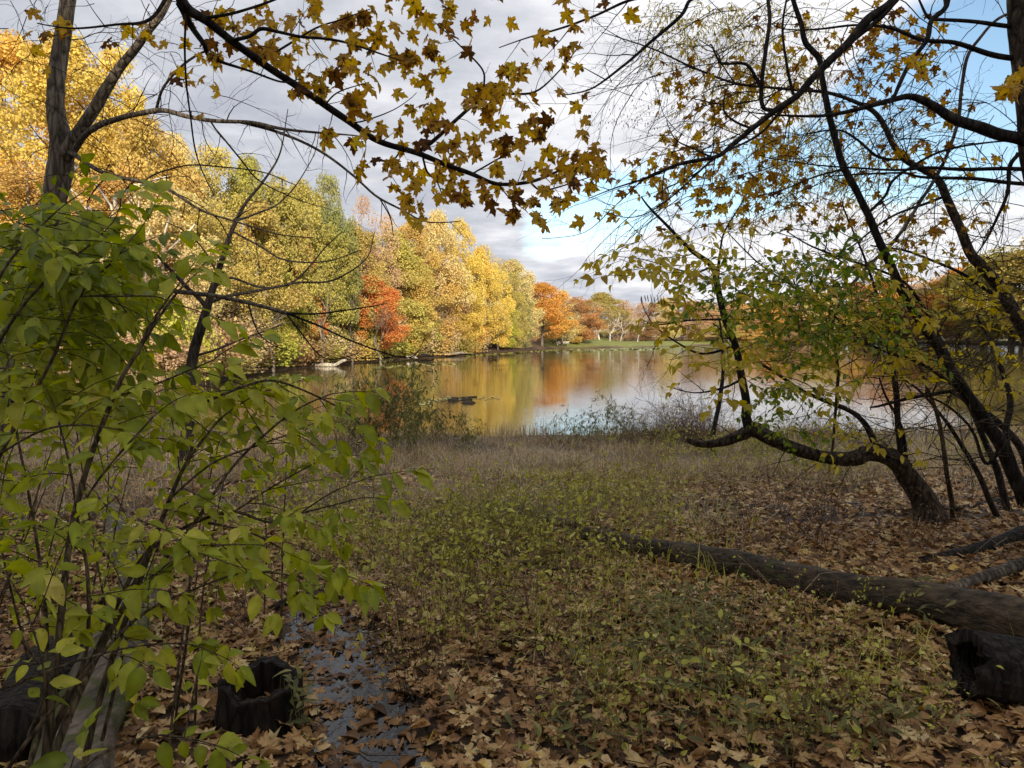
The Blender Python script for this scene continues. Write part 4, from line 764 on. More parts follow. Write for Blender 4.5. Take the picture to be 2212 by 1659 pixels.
scatter_leaves(R9, 'maple', M['maple_leaf'], [(1900, 50, 60, 40, 6.5, 8.5, 24, .10, (0, .7)), (1830, 130, 80, 50, 6.5, 8.5, 36, .09, (0, .6)), (1700, 90, 70, 40, 6.5, 8.5, 24, .09, (.1, .7)), (1950, 110, 60, 60, 6, 8, 26, .09, (0, .6)), (1990, 150, 12, 25, 4.5, 5, 4, .10, (.4, .9)), (2185, 180, 14, 22, 4.0, 4.3, 7, .115, (.6, .9)), (1640, 190, 70, 60, 6.5, 8.5, 26, .09, (.1, .8)), (1560, 210, 70, 50, 6, 8, 24, .10, (.2, .8)), (1900, 230, 120, 30, 6, 8, 20, .08, (0, .7)), (2000, 240, 90, 30, 6, 8, 16, .09, (.2, .8)), (1970, 330, 110, 40, 6, 8, 26, .09, (.2, .8)), (1680, 290, 50, 60, 5.5, 7, 34, .09, (.3, .9)), (1500, 330, 60, 40, 5.5, 7, 36, .085, (.2, .9)), (1440, 390, 70, 40, 5, 6.5, 34, .08, (.3, .9)), (1540, 420, 90, 50, 5.5, 7, 40, .085, (.2, .9)), (1660, 390, 90, 60, 6, 8, 44, .08, (.0, .8)), (2000, 500, 90, 60, 6, 8, 36, .09, (.2, .9)), (1480, 180, 50, 50, 6, 7.5, 18, .09, (.2, .9)), (1780, 450, 100, 60, 6, 8, 40, .08, (.0, .8))], 64, singles=180)
# fine twig tangle, upper right, and drooping twig fans
mb = MB(); rng = np.random.default_rng(65)
for _ in range(300):
    px, py = rng.choice([(1500, 90), (1450, 160), (1620, 140), (1750, 60), (1950, 140), (2080, 180), (2000, 300), (1800, 300), (1650, 330), (1500, 380), (2100, 420), (1900, 450)]) + rng.normal(size=2) * 75
    Y = rng.uniform(5.5, 9.5); q = P(px, py, Y); d = unit([-rng.uniform(.2, 1), rng.normal() * .4, rng.uniform(-.6, .35)]); twig_walk(mb, q, d, rng.uniform(.5, 1.5), .0045, rng, droop=.7, sub=2, step=.09)
mb.build('twigs', M['twig'], R9, R9.location, kind='stuff')
mb = MB()
for _ in range(210):
    px, py = rng.choice([(1950, 760), (2060, 700), (2000, 880), (2120, 820), (1880, 820), (1800, 700), (2100, 940), (1960, 960), (1700, 660), (2150, 560)]) + rng.normal(size=2) * 55
    Y = rng.uniform(5.2, 7.5); q = P(px, py, Y); d = unit([rng.normal(), rng.normal() * .4, rng.uniform(-.3, 1)]); twig_walk(mb, q, d, rng.uniform(.5, 1.4), .0045, rng, droop=.1, sub=2, step=.09)
mb.build('twigs', M['stem'], R1, R1.location, kind='stuff')
# small clusters of winged seeds and pods
mb = MB(); rng = np.random.default_rng(66)
tv = np.array(TPL['small'][0][0]); T, D, Nn, S = [], [], [], []
for (px, py, sx_, sy_, n) in [(1420, 80, 60, 45, 90), (1450, 160, 70, 50, 110), (1340, 260, 60, 25, 90), (1400, 240, 40, 30, 60), (1480, 240, 40, 40, 40), (1285, 60, 30, 15, 14)]:
    for _ in range(n):
        T.append(P(px + rng.normal() * sx_ * .7, py + rng.normal() * sy_ * .7, rng.uniform(6, 7.5))); D.append([rng.normal() * .3, rng.normal() * .3, -1]); Nn.append(rng.normal(size=3)); S.append(rng.uniform(.018, .03))
mb.batch(tv, TPL['small'][0][1], None, basis(np.array(D), np.array(Nn)) * np.array(S)[:, None, None], np.array(T), np.full(len(T), .1)); mb.build('seeds', M['bark_dark'], R2, R2.location, kind='stuff')
for (cx0, cy0) in [(1385, 640)]:
    mb = MB()
    for k in range(8):
        q = P(cx0 + k * 7 + rng.uniform(-2, 2), cy0 - 2 + rng.uniform(-3, 3), 4.8); l_ = rng.uniform(.5, 1); mb.tube(np.array([(*q, .0012), (*(q + [.003, 0, -.03 * l_]), .0034), (*(q + [.007, 0, -.06 * l_]), .003), (*(q + [.010, 0, -.08 * l_]), .0008)]), 5)
    mb.build('seed_pods', M['bark_dark'], curved, curved.location, kind='stuff')
# ------------------------------------------------------------------ the big-leaved shrub at the lower left
o = np.array([-1.15, 1.55, gz1(-1.15, 1.55)]); shrub = empty('honeysuckle_shrub', o, 'large leafy shrub filling the left edge, broad yellow green leaves on arching brown stems', 'shrub')
B0 = tuple(P(60, 1659, 1.6))
ST = [  # (px, py, distance, width)
 [(70, 1900, 1.6, 22), (110, 1500, 1.62, 17), (164, 1107, 1.75, 13), (239, 865, 1.85, 10), (301, 752, 1.9, 8), (362, 660, 1.95, 6), (402, 612, 2.0, 4)],
 [(150, 1800, 1.7, 16), (220, 1500, 1.75, 14), (300, 1250, 1.85, 12), (352, 1107, 1.95, 10), (397, 1008, 2.0, 8), (445, 943, 2.05, 6), (486, 899, 2.1, 4), (560, 850, 2.15, 3)],
 [(40, 1850, 1.55, 20), (130, 1600, 1.6, 18), (200, 1440, 1.7, 14), (274, 1300, 1.8, 12), (322, 1190, 1.9, 9), (366, 1080, 2.0, 6), (420, 960, 2.1, 4)],
 [(100, 1620, 1.7, 12), (210, 1400, 1.8, 11), (280, 1250, 1.9, 10), (330, 1182, 1.95, 9), (420, 1130, 2.0, 8), (505, 1106, 2.05, 7), (586, 1128, 2.1, 5), (660, 1106, 2.15, 4), (760, 1080, 2.2, 3)],
 [(0, 1490, 1.5, 7), (146, 1434, 1.55, 6), (280, 1400, 1.6, 4), (400, 1390, 1.65, 3)],
 [(-20, 1720, 1.5, 10), (60, 1600, 1.5, 9), (160, 1480, 1.6, 8), (300, 1330, 1.7, 7), (420, 1270, 1.8, 5), (540, 1235, 1.9, 4), (680, 1250, 2, 3)],
 [(60, 1750, 1.6, 14), (120, 1560, 1.65, 13), (180, 1420, 1.7, 10), (190, 1250, 1.75, 8), (175, 1150, 1.8, 6), (150, 1000, 1.85, 5), (110, 860, 1.9, 4)],
 [(30, 1750, 1.55, 12), (95, 1560, 1.6, 10), (100, 1350, 1.7, 8), (75, 1150, 1.8, 6), (40, 950, 1.9, 5), (20, 800, 1.95, 3)],
 [(220, 1600, 1.75, 9), (300, 1300, 1.85, 8), (420, 1130, 1.95, 7), (500, 1010, 2.05, 6), (580, 930, 2.1, 5), (650, 880, 2.15, 4), (720, 850, 2.2, 3)],
 [(300, 752, 1.9, 5), (330, 690, 1.95, 4.5), (395, 600, 2.0, 3)],
 [(-60, 1100, 1.9, 9), (0, 980, 1.9, 8), (110, 780, 1.95, 7), (170, 640, 2.0, 6), (250, 560, 2.0, 4), (300, 500, 2.05, 3)],
 [(-80, 900, 1.9, 8), (20, 700, 1.95, 7), (100, 600, 2.0, 6), (200, 520, 2.05, 4), (250, 470, 2.1, 2.5)],
 [(-60, 760, 1.9, 7), (0, 600, 1.95, 6), (60, 520, 2.0, 5), (130, 450, 2.05, 3)],
 [(440, 870, 2.0, 6), (540, 830, 2.05, 6), (600, 825, 2.1, 5), (700, 865, 2.15, 4), (760, 900, 2.2, 3)],
 [(450, 1130, 2.0, 6), (540, 1150, 1.95, 5), (620, 1190, 1.95, 4), (700, 1225, 1.95, 3)],
 [(360, 1085, 1.95, 5), (460, 1000, 2.0, 5), (560, 960, 2.1, 4), (640, 930, 2.15, 3)],
 [(505, 1106, 2.05, 5), (590, 1050, 2.1, 4), (680, 1000, 2.15, 3)],
 [(290, 1300, 1.85, 6), (350, 1230, 1.8, 5), (410, 1190, 1.8, 3.5)],
 [(100, 1750, 1.45, 8), (200, 1640, 1.45, 7), (330, 1590, 1.5, 5), (430, 1600, 1.5, 4)],
 [(240, 860, 1.85, 6), (330, 830, 1.85, 5), (400, 800, 1.9, 4), (470, 770, 1.95, 3)], [(164, 1107, 1.75, 6), (240, 1000, 1.75, 5), (330, 900, 1.8, 4)], [(0, 980, 1.9, 5), (100, 930, 1.8, 5), (200, 920, 1.8, 4)],
 [(170, 640, 2, 5), (250, 640, 1.9, 4), (340, 640, 1.9, 3), (390, 660, 1.9, 2)], [(60, 1600, 1.5, 6), (100, 1480, 1.5, 5), (60, 1330, 1.5, 4), (20, 1250, 1.55, 3)], [(640, 1110, 2.1, 4), (720, 1060, 2.1, 3), (800, 1030, 2.15, 2.5)]]
rng = np.random.default_rng(71); lv = Leaves('oval'); sp = []
for i, a in enumerate(ST):
    pth = limb('stem', a, shrub, M['stem'], sides=7, seed=70. + i, amp=.008); sp.append(pth)
mb = MB()
for i, pth in enumerate(sp):
    c = pth[:, :3]; s = np.concatenate([[0], np.cumsum(np.linalg.norm(np.diff(c, axis=0), axis=1))]); x = s[-1] * (.42 if i in (0, 1, 2, 5, 6, 7, 8) else .12)
    if i in (3,): x = s[-1] * .35
    while x < s[-1]:
        j = min(np.searchsorted(s, x), len(c) - 1); t = unit(c[j] - c[j - 1]); sd = unit(np.cross(t, [0, -.4, 1])); s_ = rng.choice([1, -1])
        if rng.random() < .8:
            d = unit(t * rng.uniform(.3, .8) + sd * s_ * rng.uniform(.4, 1) + rng.normal(size=3) * .35 + [0, 0, rng.uniform(-.3, .5)])
            big = rng.uniform(.044, .068); spray(mb, lv, c[j], d, rng.uniform(.10, .26), rng.integers(6, 10), big, rng, rng.uniform(.5, 1.4), (0, 1) if rng.random() < .3 else (.15, .62), up=unit([rng.normal() * .3, -.45, 1]), r=.0017, jit=.3)
        x += rng.uniform(.075, .15)
    q = c[-1]; spray(mb, lv, q, unit(c[-1] - c[-3]), .14, 8, .07, rng, .8, (.2, .7), up=unit([0, -.4, 1]), r=.0016)
mb.build('twigs', M['stem'], shrub, o, kind='stuff'); mb2 = MB()
for (px, py, sx_, sy_, Y0, Y1, ns, size, ti) in [(60, 520, 110, 70, 1.9, 2.5, 34, .066, (0, .5)), (90, 650, 150, 90, 1.9, 2.6, 40, .068, (.0, .6)), (90, 800, 150, 80, 1.9, 2.6, 26, .07, (.2, .8)), (380, 850, 150, 60, 1.9, 2.4, 12, .07, (.3, .9)), (420, 1160, 150, 60, 1.8, 2.3, 8, .062, (.3, .9)), (120, 1330, 130, 60, 1.6, 2.0, 8, .06, (.3, .8))]:
    for _ in range(ns):
        q = P(px + rng.uniform(-1, 1) * sx_, py + rng.uniform(-1, 1) * sy_, rng.uniform(Y0, Y1)); a_ = rng.uniform(-.6, 1.2); spray(mb2, lv, q, unit([math.cos(a_), rng.normal() * .4, rng.uniform(-.3, .4)]), rng.uniform(.15, .28), 8, size, rng, rng.uniform(.5, 1.3), ti, up=unit([rng.normal() * .3, -.45, 1]), r=.0017, jit=.3)
mb2.build('twigs', M['stem'], shrub, o, kind='stuff'); lv.build(shrub, M['honeysuckle_leaf'], singles=300)
# a second, finer-leaved thicket behind it
o = G(150, 1260); thick = empty('green_thicket', o, 'finer leaved green thicket behind the large shrub, low along the left edge', 'shrub')
foliage_region(thick, 'oval', M['honeysuckle_leaf'], [(50, 680, 110, 120, 2.6, 4.0, 64, .35, 10, .06, .6, (.0, .6)), (70, 560, 100, 90, 2.5, 3.4, 64, .3, 10, .064, .6, (.0, .5)), (230, 640, 100, 70, 2.5, 3.4, 16, .3, 9, .06, .6, (.0, .6)), (170, 860, 190, 100, 2.8, 4.2, 32, .35, 10, .05, .6, (.2, .8)), (130, 1060, 170, 110, 2.8, 4.4, 40, .32, 10, .05, .6, (.1, .75)), (90, 1200, 120, 70, 3, 4.2, 34, .3, 9, .045, .6, (.1, .7)), (330, 900, 100, 70, 2.8, 4, 20, .3, 9, .05, .6, (.2, .9)), (520, 960, 120, 70, 2.6, 3.4, 14, .3, 8, .055, .6, (.3, .9))], 72, singles=160, twigmat='stem')
mb = MB(); rng = np.random.default_rng(73)
for _ in range(16):
    b = np.array([rng.uniform(-2.9, -1.2), rng.uniform(2.6, 4.2), 0.0]); b[2] = gz1(b[0], b[1]); h = rng.uniform(1.0, 2.0); e = b + [rng.normal() * .35, rng.normal() * .3, h]
    mb.tube(smooth_path([(*b, .006), (*((b + e) / 2 + rng.normal(size=3) * .06), .0045), (*e, .0015)], 5), 5, cap=False)
mb.build('stems', M['stem'], thick, o, kind='stuff')

# ------------------------------------------------------------------ logs, stumps
def log(name, pts, material, label, sides=28, rough=.14, seed=0., cat='log', ridges=0, n=8, grain=6):
    a = np.array(pts, float); o = np.array(a[0, :3]); o[2] = gz1(o[0], o[1]); root = empty(name, o, label, cat); p_ = smooth_path(a, n); mb = MB(); mb.tube(p_, sides, rough=rough, seed=seed, ridges=ridges); mb.build('trunk', material, root, o, smooth=True); return root
def ground_log(pix, material, name, label, sink=.35, **kw):
    rows = []
    for (px, py, w) in pix:   # px,py: middle of the log on the picture
        q = G(px, py + w * .42); Y = q[1]; r = w / 2 / FPX * Y; rows.append((q[0], Y + r * .6, q[2] + r * (1 - sink), r))
    return log(name, rows, material, label, **kw)
ground_log([(2420, 1415, 112), (2212, 1352, 100), (2050, 1318, 88), (1900, 1292, 76), (1824, 1278, 70), (1700, 1250, 65), (1600, 1226, 60), (1500, 1207, 54), (1404, 1190, 47), (1320, 1170, 40), (1262, 1156, 32)], M['log_wet'], 'fallen_log', 'long dark barkless log lying on the leaves from the right edge to the weeds', seed=81., n=9, sides=32, sink=.1)
ground_log([(1240, 1140, 30), (1180, 1122, 28), (1110, 1098, 26), (1050, 1088, 20)], M['log_wet'], 'fallen_log', 'dark log end half buried in the weeds beyond the long log', seed=82., sides=16)
ground_log([(2330, 1200, 34), (2212, 1228, 30), (2110, 1262, 26), (2020, 1290, 20), (1990, 1300, 10)], M['bark_grey'], 'fallen_branch', 'straight grey fallen branch leaning on the long log at the right edge', sides=12, seed=83., sink=-.3, cat='fallen branch')
ground_log([(2330, 1130, 40), (2212, 1160, 34), (2130, 1185, 26), (2060, 1200, 20), (1990, 1210, 12)], M['bark_dark'], 'fallen_branch', 'dark crooked fallen branch beyond the grey one at the right edge', sides=12, seed=84., sink=0, cat='fallen branch')
ground_log([(2212, 1078, 14), (2150, 1085, 13), (2080, 1098, 10), (2020, 1104, 6)], M['bark_dark'], 'fallen_branch', 'small dark fallen branch behind the foot of the bent trunk', sides=8, seed=85., sink=0, cat='fallen branch')
for k, (a, lb) in enumerate([([(1700, 1075, 7), (1745, 1090, 8), (1790, 1100, 4)], 'short black stick on the leaves left of the bent trunk'), ([(1560, 1130, 6), (1640, 1138, 6), (1740, 1136, 3)], 'thin black stick lying among the leaves beyond the long log'), ([(560, 1330, 12), (620, 1300, 16), (700, 1290, 12)], 'dark rotten stick above the puddle'), ([(930, 1600, 7), (900, 1500, 6), (850, 1420, 4)], 'thin stick lying by the right edge of the puddle')]):
    ground_log(a, M['bark_dark'], 'stick', lb, sides=7, seed=90. + k, sink=.1, cat='stick')
# weathered log at the left
def on(x, y, up, r): return (x, y, gz1(x, y) + up, r)
q = [G(160, 1640), G(205, 1540), G(250, 1430), G(285, 1340), G(300, 1270), G(262, 1190), G(238, 1110)]
rows = [(*(v[:2]), v[2] + r * .45, r) for v, r in zip(q, (.15, .15, .15, .14, .12, .11, .08))]
log('weathered_log', [(-1.30, 1.9, .05, .14)] + rows, M['log_grey'], 'weathered grey mossy log behind the shrub stems at the lower left', seed=91., sides=30, rough=.2)
q = [G(20, 1659), G(110, 1500), G(200, 1400), G(255, 1350), G(300, 1330)]
log('rotten_log', [(*(v[:2]), v[2] + r * .5, r) for v, r in zip(q, (.16, .15, .12, .09, .05))], M['char'], 'black rotten log lying left of the weathered grey log', seed=92., sides=24, rough=.3)
def hollow(name, base, axis, R0, Lg, label, seed, wall=.25, flare=.12, open_depth=.85, cat='stump', n=72):
    """hollow stump or broken log with a ragged rim: outer wall, rim, inner wall and floor"""
    root = empty(name, base, label, cat); ax = unit(axis); u = unit(np.cross(ax, [.2, .9, .3])); v = np.cross(ax, u); base = np.array(base)
    a = np.linspace(0, 2 * math.pi, n, endpoint=False); nz = lambda q, s: mnoise.noise(Vector((math.cos(q) * s + seed, math.sin(q) * s, seed)))
    rim = np.array([Lg + R0 * (.30 * nz(x, 1.6) + .16 * nz(x, 5)) for x in a]); rings = []
    def ring(k, inner, hh=None):
        o_ = []
        for i, x in enumerate(a):
            r = R0 * (1 + flare * (1 - k) ** 2 + .10 * nz(x, 1.2) + .05 * mnoise.noise(Vector((math.cos(x) * 5, math.sin(x) * 5, k * 1.5 + seed))) + .012 * math.cos(x * 17 + nz(x, 3) * 6) + .012 * math.cos(x * 31 + nz(x, 4) * 9 + k))
            if inner: r *= (1 - wall * (1 + .5 * nz(x, 2.2))) * (.82 + .18 * k)
            h = rim[i] * k; o_.append(base + ax * h + u * math.cos(x) * r + v * math.sin(x) * r)
        return o_
    parts = {'shell': MB(), 'hollow': MB()}
    ks = [-.25, 0, .12, .3, .5, .7, .85, .95, 1.0]
    vv = []; [vv.extend(ring(k, False)) for k in ks]; m2 = len(ks)
    for dk in (0.985,): vv.extend(ring(dk, True)); m2 += 1
    i = np.arange(m2 - 1)[:, None] * n; k = np.arange(n)[None, :]; k2 = (k + 1) % n; parts['shell'].add(vv, None, np.stack([i + k, i + k2, i + n + k2, i + n + k], -1).reshape(-1, 4))
    vv = []; kk = [.985, .8, .6, .4, 1 - open_depth]; [vv.extend(ring(x, True)) for x in kk]; vv.append(base + ax * Lg * (1 - open_depth)); e = len(vv) - 1; m2 = len(kk); i = np.arange(m2 - 1)[:, None] * n
    parts['hollow'].add(vv, [(e, (m2 - 1) * n + (j + 1) % n, (m2 - 1) * n + j) for j in range(n)], np.stack([i + k, i + k2, i + n + k2, i + n + k], -1).reshape(-1, 4))
    for nm, mb in parts.items(): mb.build(nm, M['char'], root, base, smooth=True)
    return root
q = G(538, 1590); r_ = 92 / FPX * q[1]
hollow('hollow_stump', (q[0], q[1] + r_ * .75, q[2] - .03), (0.03, 0, 1), r_, .21, 'charred black hollow stump with a ragged rim beside the puddle', 3.3)
e = P(2085, 1430, 3.2); far_e = np.array([3.15, 3.15, gz1(3.15, 3.15) + .0]); hollow('broken_log', tuple(far_e), e - far_e, .148, np.linalg.norm(e - far_e), 'short black broken log, its hollow end facing the puddle, at the right edge', 5.1, wall=.42, flare=.1, open_depth=.3, cat='log', n=72)

# ------------------------------------------------------------------ weeds
def weed_mesh(seed, h=.7, stems=3, leaf=.035, side=6, lv_n=14, spread=.5, kind='oval', droop=.5, lp=.42):
    rng = np.random.default_rng(seed); mb = MB(); lv = []
    def go(p, d, ln, r, depth):
        n = max(4, int(ln / .05)); pts = [(*p, r)]; q = np.array(p, float); d = unit(d)
        for i in range(n):
            d = unit(d + rng.normal(size=3) * .15 + [0, 0, -.02 * depth]); q = q + d * ln / n; pts.append((*q, r * (1 - .75 * (i + 1) / n) + .0005))
            if depth < 2 and i > n * .2 and rng.random() < .36: go(q, unit(d * .6 + rng.normal(size=3) * .65), ln * rng.uniform(.25, .5), r * .55, depth + 1)
            if depth > 0 or i > n * .35:
                if rng.random() < lp: lv.append((q.copy(), unit(d * .5 + rng.normal(size=3) * .8 + [0, 0, -droop * rng.random()])))
        mb.tube(np.array(pts), 3, cap=False, tint=rng.random())
    for _ in range(stems): go((rng.normal() * .04, rng.normal() * .04, -.03), (rng.normal() * spread, rng.normal() * spread, 1), h * rng.uniform(.6, 1.1), .0030, 0)
    lb = MB()
    if lv:
        T = np.array([a for a, b in lv]); D = np.array([b for a, b in lv]); Nn = rng.normal(size=T.shape) * .5 + [0, -.3, 1]; tp = TPL['small'] if kind == 'small' else TPL[kind]
        S = leaf * rng.uniform(.5, 1.3, len(T)); w = rng.integers(len(tp), size=len(T)); B = basis(D, Nn)
        for a in range(len(tp)):
            ix = w == a
            if ix.any(): lb.batch(tp[a][0], tp[a][1], None, B[ix] * S[ix][:, None, None], T[ix], np.clip(rng.normal(.5, .28, ix.sum()), 0, 1))
    return mb, lb
def weed_kinds(n, seed, sm, lm, **kw):
    o_ = []
    for i in range(n):
        a, b = weed_mesh(seed + i, **kw); o_.append((a.mesh('stems', sm), b.mesh('leaves', lm) if b.n else None))
    return o_
MARKS = [('the long dark log', 2.0, 4.6), ('the hollow black stump', -1.05, 3.0), ('the puddle', -.75, 3.5), ('the bent tree', 4.0, 6.7), ('the orange reflection', -3.4, 18.5), ('the broken black log', 1.9, 2.75), ('the large leafy shrub', -1.4, 2.6), ('the half buried log', .2, 7.2), ('the dead black sapling', 3.4, 11.5), ('the bright sky reflection', 2.2, 19), ('the bare sapling', -5., 10.)]
def where(x, y):
    nm, mx_, my_ = min(MARKS, key=lambda m: math.hypot(m[1] - x, (m[2] - y) * .6)); dx, dy = x - mx_, y - my_; n_ = math.hypot(dx, dy)
    far_ = 'close ' if n_ < .7 else ('well ' if n_ > 2.2 else ''); return far_ + (('beyond ' if dy > 0 else 'in front of ') if abs(dy) * .6 > abs(dx) else ('left of ' if dx < 0 else 'right of ')) + nm
def size_word(s): return 'small' if s < .75 else ('tall' if s > 1.12 else 'mid sized')
def place_weed(kinds, k, x, y, s, rz, label, group, name, cat='weed'):
    a, b = kinds[k % len(kinds)]; r = empty(name, (x, y, gz1(x, y)), label, cat, group); r.rotation_euler = (0, 0, rz); r.scale = (s, s, s)
    for nm, me in (('stems', a), ('foliage', b)):
        if me is None: continue
        c = bpy.data.objects.new(nm, me); col.objects.link(c); c.parent = r; c['kind'] = 'stuff'
    return r
rng = np.random.default_rng(77)
W1 = weed_kinds(8, 300, M['weed_stem'], M['weed_leaf'], h=.8, stems=4, leaf=.040, spread=.55, lp=.34)
W2 = weed_kinds(6, 330, M['dry_stalk'] if 'dry_stalk' in M else M['red_stalk'], M['dry_grass'], h=.75, stems=5, leaf=.022, spread=.4, kind='small')
W3 = weed_kinds(4, 360, M['stem'], M['smartweed'], h=1.7, stems=5, leaf=.11, spread=.11, kind='narrow', droop=1.6, lp=.62)
def spread_weeds(kinds, name, label, group, zones, seed, cat='weed'):
    rng = np.random.default_rng(seed); j = 0
    for (px, py, sx_, sy_, n, s) in zones:
        for _ in range(n):
            q = G(px + rng.uniform(-1, 1) * sx_, py + rng.uniform(-1, 1) * sy_)
            if float(sdist(q[0], q[1])) < .2: continue
            k_ = s * rng.uniform(.7, 1.25); place_weed(kinds, j, q[0], q[1], k_, rng.uniform(0, 6.28), size_word(k_) + ' ' + label + ' ' + where(q[0], q[1]), group, name, cat); j += 1
spread_weeds(W1, 'jewelweed', 'sprawling pale green weed', 'pale green weeds in the middle of the bank',
    [(1050, 1250, 240, 110, 24, .95), (1230, 1160, 230, 80, 30, .85), (1370, 1070, 130, 35, 12, .75), (900, 1190, 220, 70, 18, .8), (1150, 1400, 220, 60, 9, .65), (700, 1130, 150, 60, 12, .9)], 78)
spread_weeds(W1, 'jewelweed', 'pale green weed over leaf litter', 'pale green weeds on the leaf litter at the lower right', [(1500, 1500, 260, 110, 9, .45), (1750, 1600, 250, 50, 10, .5), (1320, 1560, 120, 70, 5, .45), (1850, 1400, 60, 30, 3, .5)], 79)
spread_weeds(W1, 'jewelweed', 'green weed by the water', 'green weeds between the bent tree and the water', [(1530, 1010, 150, 35, 28, .95), (1750, 1030, 160, 30, 26, 1.0), (2000, 1010, 160, 30, 14, 1.0)], 80)
spread_weeds(W2, 'dry_weed', 'brown dead weed on the crest', 'brown dead weeds on the crest of the bank', [(1150, 965, 250, 12, 22, .6), (1450, 955, 120, 14, 44, 1.25), (1230, 965, 60, 10, 10, 1.0), (1480, 965, 70, 12, 26, 1.7), (930, 968, 60, 8, 8, .8), (650, 985, 130, 40, 22, 1.1), (1700, 960, 160, 20, 34, 1.2), (1950, 960, 200, 20, 26, 1.2)], 81)
spread_weeds(W2, 'dry_weed', 'thin dead stalk', 'thin dead stalks standing in the leaf litter', [(1300, 1450, 500, 150, 22, .7), (1750, 1150, 250, 60, 14, .8), (500, 1300, 250, 100, 10, .7)], 82)
for k, (px, py, s, lb) in enumerate([(795, 968, 1.18, 'tall dark goldenrod left in the clump before the orange reflection'), (822, 970, 1.3, 'tall goldenrod in the middle of the clump before the orange reflection'), (848, 972, 1.22, 'leafy goldenrod right in the clump before the orange reflection'), (865, 975, 1.05, 'goldenrod leaning right at the edge of the clump'), (890, 985, .7, 'short leaning goldenrod apart to the right of the clump'), (1002, 975, .55, 'lone small drooping leafed weed on the bank crest'), (982, 975, .62, 'slim seed headed weed left of the lone drooping weed'), (1245, 968, .7, 'slim leafy weed against the bright water'), (1310, 962, .75, 'upright bluish leafy weed at the crest against the bright water'), (1360, 960, .6, 'leafy weed beside the brown weeds on the crest')]):
    q = G(px, py); place_weed(W3, k, q[0], q[1], s, k * 1.1, lb, 'tall leafy weeds on the crest of the bank', 'goldenrod', 'weed')
# fine ground cover: dry grass, litter, smartweed
def in_view(x, y, m=1.0): return np.abs(x) < .76 * y + m
def blades(n, yr, seed, hgt, tint, dens=None, lean=.6, w=.0035):
    rng = np.random.default_rng(seed); y = rng.uniform(*yr, n * 3); x = rng.uniform(-1, 1, n * 3) * (.78 * y + 1); keep = np.ones(len(x), bool)
    pn = np.array([mnoise.noise(Vector((a * .45, b * .45, seed))) for a, b in zip(x, y)]); keep &= pn > -.25 + rng.uniform(-.2, .2, len(x)); sd = sdist(x, y); keep &= sd > .15; keep &= pud_d(x, y) > .1
    if dens is not None: keep &= rng.random(len(x)) < dens(x, y)
    x, y = x[keep][:n], y[keep][:n]; n = len(x); z = gz(x, y); h = hgt * rng.uniform(.4, 1.3, n) * (1 - .5 * sst(14, 18.5, y) * (1 - sst(20.9, 21.1, y))) * np.array([1 + 1.1 * mnoise.noise(Vector((p_ * .9, q_ * .5, seed + 7.))) for p_, q_ in zip(x, y)]); a = np.array([mnoise.noise(Vector((p_ * .8, q_ * .8, seed + 3.))) for p_, q_ in zip(x, y)]) * 9 + rng.normal(size=n) * .8; le = lean * rng.uniform(.1, 1.6, n)
    dx, dy = np.cos(a) * le, np.sin(a) * le; sxv, syv = -np.sin(a), np.cos(a); ww = w * rng.uniform(.6, 1.5, n) * np.maximum(1, y / 9)
    V = np.zeros((n, 5, 3)); 
    for i, (k, wk) in enumerate(((0, 1), (.55, .7))):
        for j, s in enumerate((-1, 1)):
            V[:, i * 2 + j, 0] = x + dx * h * k ** 1.5 + s * sxv * ww * wk; V[:, i * 2 + j, 1] = y + dy * h * k ** 1.5 + s * syv * ww * wk; V[:, i * 2 + j, 2] = z + h * k * (1 - .25 * le * k)
    V[:, 4, 0] = x + dx * h; V[:, 4, 1] = y + dy * h; V[:, 4, 2] = z + h * np.maximum(.15, 1 - .45 * le)
    off = np.arange(n)[:, None] * 5; t_ = np.clip(rng.normal(tint, .25, n), 0, 1); mb = MB(); mb.add(V.reshape(-1, 3), off + np.array([[2, 3, 4]]), off + np.array([[0, 1, 3, 2]]), np.repeat(t_, 5)); return mb
d1 = lambda x, y: np.clip(sst(6.0, 9.5, y) * (1 - .97 * sst(1.0, 2.2, x) * (1 - sst(8.5, 12, y))), 0, 1)
blades(46000, (7, 20.5), 401, .30, .5, d1, lean=1.25, w=.0030).build('dry_grass', M['dry_grass'], kind='stuff')
blades(9000, (17.5, 20.6), 402, .62, .55, lambda x, y: np.full(x.shape, .9), lean=.4, w=.0028).build('bank_grass', M['dry_grass'], kind='stuff')
blades(3600, (4.2, 9), 405, .30, .55, lambda x, y: np.clip(1 - sst(.9, 2.4, np.abs(x - .25)), .05, 1), lean=1.5, w=.0022).build('dry_stalks', M['dry_grass'], kind='stuff')
blades(4500, (3.2, 12), 403, .20, .6, lambda x, y: np.clip(1 - sst(1.2, 2.6, np.abs(x - .2)), .03, 1), lean=1.0, w=.003).build('green_grass', M['weed_leaf'], kind='stuff')
blades(26000, (21, 46), 404, 1.0, .3, lambda x, y: (x < -11).astype(float), lean=.5, w=.004).build('brush', M['dry_grass'], kind='stuff')
